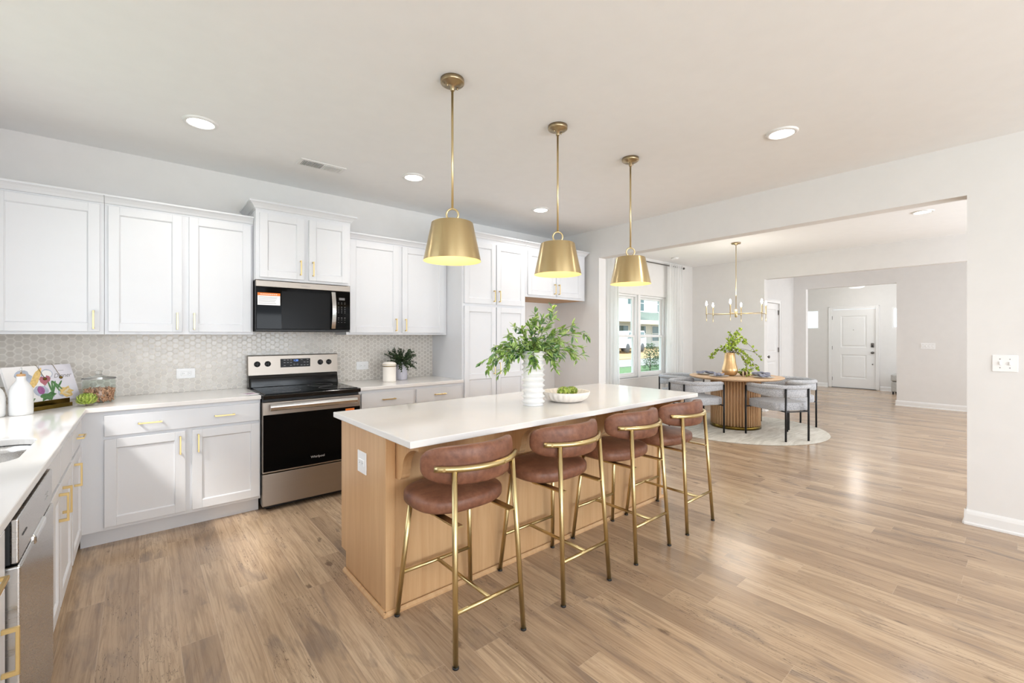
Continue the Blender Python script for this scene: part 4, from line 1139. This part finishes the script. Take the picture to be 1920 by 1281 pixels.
pbox(b, 0, LB / 2 - .002, 0, HB, 0, .010); pbox(b, LB / 2 + .002, LB, 0, HB, 0, .010, 1); obj('pages', b, ['paper', 'lilac'], t)
b = B(); pbox(b, -.003, LB + .003, -.003, HB + .003, -.003, -.0005); obj('cover', b, 'paper', t)
def blob(bm, cx, ch, rx, rh, mi, o=.0104, ang=0, seed=0, jit=.15, n=18):
    r2 = random.Random(seed); pts = []
    for k in range(n):
        a = 2 * PI * k / n; q = 1 + r2.uniform(-jit, jit); x, h = rx * q * math.cos(a), rh * q * math.sin(a)
        pts.append(pg(cx + x * math.cos(ang) - h * math.sin(ang), ch + x * math.sin(ang) + h * math.cos(ang), o))
    poly(bm, pts, mi=mi)
b = B(); L1 = LB
blob(b, .10, .17, .045, .050, 3, .0102, .5, 1); blob(b, .075, .10, .030, .03, 6, .0103, 0, 2)
blob(b, .175, .165, .014, .075, 2, .0104, -.55, 3, .1); blob(b, .150, .15, .012, .07, 2, .0105, -.60, 4, .1)
blob(b, .24, .185, .036, .030, 3, .0103, 0, 5, .04); blob(b, .24, .185, .030, .024, 6, .0105, 0, 6, .04)
blob(b, .205, .140, .022, .030, 4, .0106, .3, 7); blob(b, .235, .150, .016, .024, 4, .0107, -.3, 8)
blob(b, .175, .075, .045, .035, 3, .0103, 0, 9, .04); blob(b, .175, .080, .022, .026, 0, .0106, 0, 10, .06)
for k, a in enumerate((-.1, .15, .4, -.35, -.6, .7)): blob(b, .235 + .012 * k, .085 + .004 * k, .006, .055 - .004 * k, 1, .0107 + .0001 * k, -a, 11 + k, .08)
blob(b, .205, .035, .045, .022, 1, .0108, .2, 20, .35); blob(b, .10, .02, .03, .012, 1, .0106, .2, 21, .4)
blob(b, .325, .055, .042, .034, 2, .0106, 0, 22, .25); blob(b, .290, .050, .020, .028, 3, .0105, 0, 23, .05); blob(b, .325, .060, .030, .006, 5, .0109, .5, 24, .3); blob(b, .32, .04, .026, .005, 5, .0109, -.5, 25, .3)
mt = Matrix(((1, 0, 0, 0), (0, 0, -1, 0), (0, 1, 0, 0), (0, 0, 0, 1)))
lean = Matrix.Rotation(-LEAN, 4, 'X')
text_into(b, 'Dinner', .040, Matrix.Translation(pg(.330, .165, .0104)) @ lean @ FACE, 7, shear=.45)
poly(b, [pg(x, h, .0106) for x, h in ((.312, .199), (.350, .199), (.350, .201), (.312, .201))], mi=7)
obj('food_picture', b, ['onion', 'leek', 'noodle', 'cloth', 'shal', 'candle', 'paper', 'markd'], t)
# stand (own thing)
t = thing('cookbook_stand', 'antique brass cookbook stand with ledge bars and chain weights', 'book stand', P0 + Vector((0, 0, -.0295)), ANG)
b = B(); box(b, .01, .26, -.100, -.090, .0, .024, .001, 1); box(b, .01, .26, -.100, .01, 0, .004)
box(b, .05, .30, -.042, -.036, .012, .046, .001, 1); box(b, .05, .30, -.042, -.0, .012, .018, .001, 1)
obj('ledge', b, 'oldbrass', t)
b = B(); 
for x in (.12, .28): tube(b, [(x, .012, .03), (x, .012 + .19 * math.tan(LEAN) + .02, .22)], .004, 8)
tube(b, [(.2, .07, .2), (.2, .17, .004)], .004, 8)
obj('easel_back', b, 'oldbrass', t)
for x in (.20, .30):
    b = B(); pts = [pg(x - .012 + .003 * k, HB + .006 - k * .0098, .0135 if k else .008) + Vector((0, 0, .0295)) for k in range(10)]
    tube(b, pts, .0013, 6)
    e = pts[-1]; superell(b, .009, .009, .009, 1, 1, (e.x, e.y - .004, e.z - .008), nu=14, nv=8)
    obj('page_chain', b, 'oldbrass', t)
# glass jar
JX, JY = -.212, 4.135
t = thing('glass_jar', 'lidded clear glass jar half full of brown penne pasta', 'jar', (JX, JY, CT + .0005))
b = B(); lathe(b, [(0, 0), (.080, 0), (.086, .006), (.087, .02), (.087, .142), (.083, .150), (.083, .156), (.079, .156), (.079, .150), (.083, .140), (.083, .010), (0, .008)], 48); obj('body', b, 'jar', t)
b = B(); lathe(b, [(0, .158), (.088, .158), (.090, .162), (.086, .168), (.050, .176), (.022, .182), (.014, .190), (.018, .202), (.020, .208), (.014, .214), (0, .215)], 44); obj('lid', b, glass('lid_glass', (.93, .96, .96, 1), .05), t)
b = B()
for i in range(330):
    r = .076 * math.sqrt(rnd.random()); a = rnd.uniform(0, 2 * PI); z = rnd.uniform(.014, .082) if i < 210 else rnd.uniform(.07, .092)
    if i < 200: r = rnd.uniform(.06, .076)
    c = Vector((r * math.cos(a), r * math.sin(a), z)); d = rv().normalized() * .014
    if i < 200: d = (Vector((-math.sin(a), math.cos(a), 0)) * rnd.uniform(-1, 1) + Vector((0, 0, rnd.uniform(-1, 1)))).normalized() * .014
    tube(b, [c - d, c + d], .0038, 6)
o = tag(obj('penne_pasta', b, 'pasta', None, (JX, JY, CT + .0005)), 'reddish brown penne pasta filling the lower half of the glass jar', 'pasta'); o['kind'] = 'stuff'

# canister and pot with juniper
t = thing('canister', 'cream lidded ceramic canister beside the grey vase on the back counter', 'canister', (1.895, 4.125, CT + .0005))
b = B(); lathe(b, [(0, 0), (.060, 0), (.064, .005), (.065, .018), (.064, .145), (.066, .152), (0, .152)], 40, ripple=lambda a, z: .02 * math.cos(8 * a) * (z < .145)); obj('body', b, 'canister', t)
b = B(); lathe(b, [(.0665, .150), (.068, .153), (.0665, .157)], 40); obj('wire_clamp', b, 'oldbrass', t)
b = B(); lathe(b, [(0, .157), (.067, .157), (.069, .164), (.067, .176), (.058, .188), (.035, .196), (0, .198)], 40); lid = obj('lid', b, 'canister', t)
b = B(); lathe(b, [(.0675, .168), (.0705, .170), (.0685, .173)], 40); obj('gold_band', b, 'brass', lid)
b = B(); lathe(b, [(0, 0), (.062, 0), (.066, .005), (.066, .128), (.060, .146), (.046, .156), (.042, .165), (.046, .182), (.042, .183), (.038, .17), (0, .165)], 96, ripple=lambda a, z: .018 * math.cos(30 * a) * (.006 < z < .135))
PX_, PY_ = 2.075, 4.245
tag(obj('ribbed_jug', b, 'greypot', None, (PX_, PY_, CT + .0005)), 'small grey ribbed ceramic vase holding juniper beside the cream canister', 'vase')
t = thing('juniper_sprigs', 'dark green juniper sprigs in the small grey vase on the back counter', 'foliage', (PX_, PY_, CT))
bs, bl_ = B(), B()
for i in range(64):
    a = rnd.uniform(0, 2 * PI); el = rnd.uniform(-.15, 1.25)
    if i < 3: el = 1.35
    d = Vector((math.cos(a) * math.cos(el), math.sin(a) * math.cos(el) * .65, math.sin(el)))
    L = rnd.uniform(.10, .16) * (1.05 if i >= 3 else 1.25)
    st = Vector((0, 0, .178)) + Vector((math.cos(a), math.sin(a), 0)) * .02
    pts = branch_pts(st, d, L, .7, 8, .25)
    tube(bs, pts, .0015, 5)
    for j in range(1, 9):
        for k in range(9):
            td = (pts[j] - pts[j - 1]).normalized()
            dd = td * .8 + rv(.8)
            leaf(bl_, pts[j] - td * rnd.uniform(0, .015), dd, rv(), rnd.uniform(.012, .024), .0075, mi=0)
obj('stems', bs, 'vine', t); obj('needles', bl_, 'fir', t, fix=False)

# ------------------------------------------------------------------ dining
TX, TY = 6.80, 2.87
b = B(); lathe(b, [(0, 0), (1.150, 0), (1.158, .004), (1.152, .009), (0, .0105)], 96); tag(obj('round_rug', b, 'rug', None, (TX, TY, .0005)), 'round pale cream rug under the dining table', 'rug')
t = thing('dining_table', 'round light oak dining table with fluted drum pedestal', 'table', (TX, TY, .0112))
b = B(); lathe(b, [(0, .718), (.600, .718), (.622, .728), (.635, .740), (.636, .746), (.632, .7485), (0, .7485)], 96); obj('tabletop', b, 'tablewood', t)
b = B()
NS = 52
lathe(b, [(0, .045), (.318, .045), (.318, .718), (0, .718)], 64)
for k in range(NS):
    a = 2 * PI * k / NS
    tube(b, [(.322 * math.cos(a), .322 * math.sin(a), .045), (.322 * math.cos(a), .322 * math.sin(a), .716)], .0155, 8)
obj('pedestal', b, 'slat', t)
b = B(); lathe(b, [(0, 0), (.342, 0), (.342, .046), (0, .046)], 64); obj('base_band', b, 'oldbrass', t)
def make_chair():
    t = thing('dining_chair', 'x', 'chair', (0, 0, 0), 0, 'grey boucle barrel chairs round the dining table')
    b = B(); superell(b, .272, .272, .055, .16, .34, (0, -.01, .432), nu=48, nv=12); obj('seat', b, 'boucle', t)
    def path(u):     # u in -1..1 ; U shaped
        a = u * math.radians(112); r = 1.0
        x = .325 * sgn(math.sin(a), .82); y = -.035 - .300 * sgn(math.cos(a), .82)
        if abs(u) > .80: y += (abs(u) - .80) * .45
        return x, y
    b = B(); rows = []
    N = 48
    for i in range(N + 1):
        u = -1 + 2 * i / N; x, y = path(u)
        x2, y2 = path(u + .01) if u < .98 else (x, y); x1, y1 = path(u - .01) if u > -.98 else (x, y)
        tx, ty = x2 - x1, y2 - y1; l = math.hypot(tx, ty) or 1; nx, ny = -ty / l, tx / l      # inward
        zb = .556 + .05 * max(0, abs(u) - .35) ** 1.5 * 1.6; zt = .685
        ring = []
        for (o, z) in ((-.014, zb + .01), (-.008, zb), (.016, zb), (.022, zb + .01), (.022, zt), (-.014, zt)):
            ring.append(b.verts.new((x + nx * o, y + ny * o, z)))
        rows.append(ring)
    for A, C in zip(rows[:-1], rows[1:]):
        for k in range(6):
            f = b.faces.new((A[k], A[(k + 1) % 6], C[(k + 1) % 6], C[k])); f.smooth = True
    b.faces.new(rows[0]); b.faces.new(rows[-1]); obj('back_panel', b, 'boucle', t)
    b = B(); pts = [(path(-1 + 2 * i / N)[0], path(-1 + 2 * i / N)[1], .685) for i in range(N + 1)]
    tube(b, pts, [.018] + [.029] * (N - 1) + [.018], 14); obj('arm_roll', b, 'boucle', t)
    for (x, y, zt) in ((-.165, -.338, .67), (.165, -.338, .67), (-.325, .19, .67), (.325, .19, .67)):
        b = B(); tube(b, [(x, y, .0), (x, y, zt)], .0125, 12); obj('leg', b, 'blackmetal', t)
    b = B()
    for s in (-1, 1): box(b, min(s * .325, s * .15), max(s * .325, s * .15), .178, .202, .372, .386); 
    box(b, -.165, .165, -.345, -.331, .372, .386); 
    for s in (-.165, .165): box(b, s - .008, s + .008, -.343, -.15, .372, .386)
    obj('seat_frame', b, 'blackmetal', t)
    return t
ch = make_chair()
def place_angle(d): return math.atan2(d[1], d[0]) - PI / 2
spots = [((6.570, 2.225), (.51, .86), 'grey boucle barrel dining chair nearest the camera, in front of the table'),
         ((7.430, 2.39), (-.79, .61), 'grey boucle barrel dining chair at the right side of the table, facing the window'),
         ((6.155, 3.14), (.887, -.40), 'grey boucle barrel dining chair left of the table, behind the far counter stool'),
         ((6.82, 3.70), (.05, -1), 'grey boucle barrel dining chair nearest the window, behind the table')]
for i, ((x, y), d, lb) in enumerate(spots):
    if i == 0: ch.location = (x, y, .0105); ch.rotation_euler = (0, 0, place_angle(d)); ch['label'] = lb
    else: dup(ch, (x, y, .0105), place_angle(d), lb)
TZ = .760
def setting(x, y, a, l1, l2, first=[None, None]):
    if first[0] is None:
        b = B(); lathe(b, [(0, .006), (.085, .006), (.09, 0), (.10, .004), (.135, .017), (.136, .019), (.10, .009), (0, .009)], 44)
        o = obj('dinner_plate', b, 'plate'); first[0] = o
        b = B(); 
        N = 14
        g = [[b.verts.new(((i / N - .5) * .235, (j / N - .5) * .145 * (1 - .45 * abs(i / N - .5) ** 1.0), .024 + .018 * math.exp(-((i / N - .5) * 7) ** 2) + .007 * math.sin(9 * i / N + 4 * j / N) + .006 * math.sin(14 * j / N + 2 * i / N))) for j in range(N + 1)] for i in range(N + 1)]
        for i in range(N):
            for j in range(N): b.faces.new((g[i][j], g[i + 1][j], g[i + 1][j + 1], g[i][j + 1])).smooth = True
        r = bmesh.ops.extrude_face_region(b, geom=b.faces[:])
        for v in [q for q in r['geom'] if isinstance(q, bmesh.types.BMVert)]: v.co.z += .010 + rnd.uniform(0, .006)
        n_ = obj('cloth_napkin', b, 'napkin'); first[1] = n_
    else:
        o = first[0].copy(); COL.objects.link(o); n_ = first[1].copy(); COL.objects.link(n_)
    o.location = (x, y, TZ + .0005); n_.location = (x, y, TZ + .0005); n_.rotation_euler = (0, 0, a)
    tag(o, l1, 'plate', 'dinner plates on the dining table'); tag(n_, l2, 'napkin', 'blue grey napkins on the plates')
setting(6.66, 3.26, 2.2, 'pale dinner plate at the far left of the dining table', 'slate napkin on the plate at the far left of the dining table')
setting(6.47, 2.96, .3, 'pale dinner plate at the near left of the dining table', 'slate napkin on the plate at the near left of the table')
setting(6.74, 2.45, .6, 'pale dinner plate nearest the camera at the right of the dining table', 'slate napkin on the plate nearest the camera at the table right')
setting(7.12, 2.63, 2.0, 'pale dinner plate at the far right of the dining table', 'slate napkin on the plate at the far right of the dining table')
GX, GY = 6.745, 2.925
b = B(); lathe(b, [(0, 0), (.05, 0), (.085, .015), (.108, .055), (.112, .085), (.104, .12), (.088, .18), (.078, .24), (.072, .30), (.070, .34), (.066, .345), (.060, .34), (.06, .05), (0, .04)], 56)
tag(obj('gold_vase', b, 'goldvase', None, (GX, GY, TZ + .0005)), 'gold bottle-shaped vase in the middle of the dining table', 'vase')
t = thing('trailing_vine', 'lime green leafy vine spilling from the gold vase on the dining table', 'foliage', (GX, GY, TZ))
bs, bl_ = B(), B()
for i in range(17):
    sx = .8 * (-.35, .1, .5, .9, .8, .3, -.7, .7, 1.0, .95, .6, -.1, .4, .85, -.55, 1.05, .2)[i]; sz = (1.4, 1.6, 1.3, .9, .6, 1.8, .8, 1.0, .7, .45, 1.0, 1.9, 1.5, .8, .9, .3, 1.5)[i]
    L = (.30, .34, .42, .50, .50, .42, .34, .52, .54, .50, .36, .34, .34, .46, .40, .45, .28)[i]; dr = (1.2, .9, 2.2, 2.6, 2.8, 1.5, 2.8, 2.6, 2.6, 2.6, 2.0, .6, 1.6, 2.6, 2.8, 2.6, 1.2)[i]
    dd = rt_ * sx * .8 + fw_ * rnd.uniform(-.5, .2) + Vector((0, 0, sz * .85))
    pts = branch_pts(Vector((0, 0, .345)) + rt_ * sx * .03, dd, L, dr, 12, 1.5)
    pts = [Vector((p.x, p.y, max(p.z, .03))) for p in pts]
    tube(bs, pts, .0026, 5)
    for j in range(2, 13):
        for k in range(rnd.choice((0, 2, 3))): leaf(bl_, pts[j] + rv(.012), rv() + Vector((0, 0, -.2)), rv(), rnd.uniform(.034, .054), rnd.uniform(.032, .046), mi=0)
obj('stems', bs, 'vine', t); obj('leaves', bl_, 'lime', t, fix=False)
t = thing('pod_arrangement', 'low clump of dark pods and lime leaves beside the gold vase', 'foliage', (6.905, 2.78, TZ + .0005))
b = B()
for i in range(9): 
    a = rnd.uniform(0, 6.28); r = rnd.uniform(.02, .055); superell(b, .028, .028, .028, 1, 1, (r * math.cos(a), r * math.sin(a), .028 + .02 * rnd.random()), nu=12, nv=8)
obj('pods', b, 'moss', t)
b = B()
for i in range(46):
    a = rnd.uniform(0, 6.28); r = rnd.uniform(.03, .09); leaf(b, Vector((r * math.cos(a), r * math.sin(a), rnd.uniform(.03, .085))), rv(), rv(), .04, .028)
for v in b.verts: v.co.z = max(v.co.z, .001)
obj('leaves', b, 'lime', t, fix=False)
for i, (dx, h, lb) in enumerate(((-.02, .075, 'short cream candle stub left of three beside the gold vase'), (.035, .10, 'cream candle stub, middle and tallest of three beside the gold vase'), (.085, .085, 'cream candle stub right of three, against the dark pods'))):
    b = B(); lathe(b, [(0, 0), (.011, 0), (.011, h), (0, h + .002)], 16); tag(obj('candle', b, 'candle', None, (6.78 + dx * .763, 2.73 - dx * .646, TZ + .0005)), lb, 'candle', 'cream candles on the dining table')

# chandelier
CXh, CYh = 6.78, 2.85
t = thing('chandelier', 'brass six-candle chandelier over the dining table', 'chandelier', (CXh, CYh, CH))
b = B(); lathe(b, [(0, 0), (.062, 0), (.066, -.006), (.062, -.02), (.02, -.024), (.02, -.035), (0, -.035)], 32); obj('canopy', b, 'canopy', t)
zr = 1.685 - CH
b = B(); tube(b, [(0, 0, -.03), (0, 0, zr + .02)], .005, 10); obj('rod', b, 'brass', t)
b = B(); lathe(b, [(0, zr - .055), (.012, zr - .05), (.02, zr - .04), (.02, zr + .065), (0, zr + .068)], 16); obj('hub', b, 'brass', t)
# positions found from the photograph's candle spacing: three long bars through the hub
AR = .42
for k in range(6):
    a = math.radians(13 + 60 * k); x, y = AR * math.cos(a), AR * math.sin(a)
    b = B(); tube(b, [(0, 0, zr), (x, y, zr)], .004, 8)
    ar = obj('arm', b, 'brass', t)
    b = B(); lathe(b, [(0, zr - .115), (.006, zr - .112), (.005, zr - .105), (.004, zr - .01), (.012, zr - .006), (.012, zr + .004), (.008, zr + .008), (.008, zr + .125), (0, zr + .126)], 12, x, y); obj('candle_sleeve', b, 'brass', ar)
    b = B(); lathe(b, [(0, zr + .124), (.008, zr + .126), (.014, zr + .145), (.013, zr + .165), (.005, zr + .19), (0, zr + .195)], 14, x, y); obj('bulb', b, 'bulb2', ar)
light('chandelier_light', 'POINT', (CXh, CYh, 1.95), 13, (1, .92, .82), shadow_soft_size=.3)

# curtains and rod
def curtain(name, label, x0, x1, y, z0, z1, folds, flare=0.0, seed=1):
    b = B(); r2 = random.Random(seed); N = folds * 12; rows = []
    for j in range(25):
        z = z1 + (z0 - z1) * j / 24; k = j / 24; row = []
        for i in range(N + 1):
            u = i / N; x = x0 + (x1 - x0) * u + flare * k * (u - .5)
            row.append(b.verts.new((x + .008 * math.sin(i * .9 + k * 3), y + (.030 + .012 * k) * math.sin(2 * PI * folds * u + .5 * math.sin(3 * k + u * 5)) , z)))
        rows.append(row)
    for A, C in zip(rows[:-1], rows[1:]):
        for i in range(N): b.faces.new((A[i], A[i + 1], C[i + 1], C[i])).smooth = True
    return tag(obj(name, b, 'curtain'), label, 'curtain', 'white curtains at the dining window')
curtain('curtain', 'white sheer curtain at the right side of the dining window', 7.46, 7.94, 4.345, .03, 2.70, 7, .06, 3)
curtain('curtain', 'white sheer curtain left of the dining window, beside the opening', 5.45, 5.92, 4.345, .03, 2.70, 7, .06, 5)
t = thing('curtain_rod', 'thin dark curtain rod with a round finial above the dining window', 'curtain rod', (0, 0, 0))
b = B(); tube(b, [(5.4, 4.345, 2.655), (8.0, 4.345, 2.655)], .010, 12); obj('rod', b, 'nickel', t)
for x in (5.38, 8.02):
    b = B(); superell(b, .022, .022, .022, 1, 1, (x, 4.345, 2.655), nu=18, nv=10); obj('finial', b, 'nickel', t)
for x in (5.42, 7.985):
    b = B(); tube(b, [(x, 4.345, 2.655), (x, YB - .001, 2.655)], .006, 8); obj('bracket', b, 'nickel', t)

# foyer bench
t = thing('upholstered_bench', 'grey upholstered bench edge in the foyer beside the front door wall', 'bench', (13.55, 1.72, 0))
b = B(); box(b, -.22, .22, -.42, .41, .30, .46, .03, 3); obj('cushion', b, 'benchfab', t)
b = B(); box(b, -.21, .21, -.41, .40, .06, .29, .015, 2); obj('base', b, 'benchfab', t)
b = B()
for x in (-.18, .18):
    for y in (-.38, .37): lathe(b, [(0, 0), (.015, 0), (.02, .06), (0, .06)], 10, x, y)
obj('feet', b, 'blackmatte', t)

# ------------------------------------------------------------------ outside
b = B(); box(b, -12, 60, YB + .16, 13.5, -.45, -.25); struct(obj('ground_lawn', b, 'lawn'))
b = B(); box(b, -12, 60, 13.5, 17.5, -.45, -.22); struct(obj('ground_road', b, 'road'))
b = B(); prism(b, [(17.5, -.4), (17.5, -.18), (27.2, .16), (60, .16), (60, -.4)], 'x', -12, 80); struct(obj('ground_yard', b, 'dirt'))
b = B(); box(b, -40, -1.95, -20, 20, -.45, -.25); struct(obj('ground_side', b, 'lawn'))
def ext_window(parent, x, z, w_, h_, y=-.02):
    b = B(); box(b, x - w_ / 2 - .1, x + w_ / 2 + .1, y - .06, y + .02, z - h_ / 2 - .1, z + h_ / 2 + .1, mi=0)
    box(b, x - w_ / 2, x + w_ / 2, y - .08, y - .05, z + .04, z + h_ / 2, mi=1); box(b, x - w_ / 2, x + w_ / 2, y - .08, y - .05, z - h_ / 2, z - .04, mi=1)
    obj('window', b, ['trim', 'darkwin'], parent)
t = thing('neighbor_house', 'white sided two-storey house with green-grey porch roof seen through the right window sash', 'house', (36.5, 27.0, .15))
b = B(); box(b, 0, 16, 0, 9, 0, 6.2); obj('walls', b, 'siding', t)
b = B(); prism(b, [(-.6, 6.1), (4.5, 9.2), (9.6, 6.1)], 'x', -.6, 16.6); obj('roof', b, 'roof', t)
b = B(); prism(b, [(-2.6, 2.75), (.0, 3.75), (0, 2.75)], 'x', -.1, 12); obj('porch_roof', b, 'roof', t)
b = B(); box(b, -.1, 12, -2.6, -2.45, 2.35, 2.75)
for x in (.1, 4.0, 8.0, 11.7): box(b, x, x + .25, -2.6, -2.35, 0, 2.4)
obj('porch_frame', b, 'candle', t)
for x, z in ((1.0, 4.7), (4.3, 4.7), (8.0, 4.7)): ext_window(t, x, z, 1.0, 1.6)
for x, z in ((1.2, 1.45), (4.4, 1.45), (7.2, 1.45)): ext_window(t, x, z, 1.5, 1.6)
b = B(); box(b, -.0, .9, -.08, 0, 0, 2.1); obj('front_door', b, 'darkwin', t)
t = thing('neighbor_house', 'white sided house with attached garage seen through the left window sash', 'house', (25.5, 23.2, .05))
b = B(); box(b, 0, 9.5, 0, 8, 2.6, 6.8); box(b, 0, 6.0, 0, 8, 0, 2.6); obj('walls', b, 'siding', t)
b = B(); prism(b, [(-.6, 6.7), (4, 9.2), (8.6, 6.7)], 'x', -.6, 10.1); obj('roof', b, 'roof', t)
b = B(); box(b, 6.0, 9.5, 3.0, 8, 0, 2.6); box(b, 9.1, 9.5, 0, .4, 0, 2.6); obj('garage_bay', b, 'garage', t)
b = B(); box(b, 7.6, 8.6, 2.9, 3.0, .5, 1.6); obj('brick_panel', b, 'brick', t)
for x, z in ((8.0, 4.9), (4.0, 4.9)): ext_window(t, x, z, 1.0, 1.5)
t = thing('parked_van', 'white vehicle parked in front of the neighboring garage', 'car', (31.0, 22.0, .0), .2)
b = B(); prism(b, [(-2.3, .4), (-2.35, 1.0), (-1.7, 1.15), (-1.2, 1.75), (1.9, 1.8), (2.3, 1.2), (2.35, .4)], 'y', -.9, .9); obj('body', b, 'carpaint', t)
b = B(); prism(b, [(-1.55, 1.15), (-1.15, 1.66), (1.8, 1.7), (2.1, 1.2)], 'y', -.92, .92); obj('side_windows', b, 'darkwin', t)
for x in (-1.5, 1.5):
    for y in (-.8, .8):
        b = B(); lathe(b, [(0, -.12), (.36, -.12), (.38, 0), (.36, .12), (0, .12)], 24); obj('wheel', b, 'rubber', t, (x, y, .38), rot=(PI / 2, 0, 0))
def shrub(label, x, y, h, r, seed, z0=-.25):
    r3 = random.Random(seed); t = thing('garden_shrub', label, 'shrub', (x, y, z0), 0, 'shrubs on the lawn outside')
    b = B(); tube(b, [(0, 0, 0), (0, 0, h * .7)], .02, 6); obj('stem', b, 'vine', t)
    b = B()
    for i in range(700):
        u = r3.random(); a = r3.uniform(0, 2 * PI); rr = r * (1 - .6 * u) * math.sqrt(r3.random())
        leaf(b, Vector((rr * math.cos(a), rr * math.sin(a), .08 + u * h)), Vector((math.cos(a), math.sin(a), r3.uniform(-.2, 1))), Vector((0, 0, 1)), .11, .05)
    obj('leaves', b, 'shrub', t, fix=False)
shrub('dark green shrub on the lawn, in view at the right window sash', 18.0, 11.4, 1.15, .42, 1)
shrub('lighter sparse shrub beside the dark one, right of it on the lawn', 19.3, 11.7, .95, .40, 2)
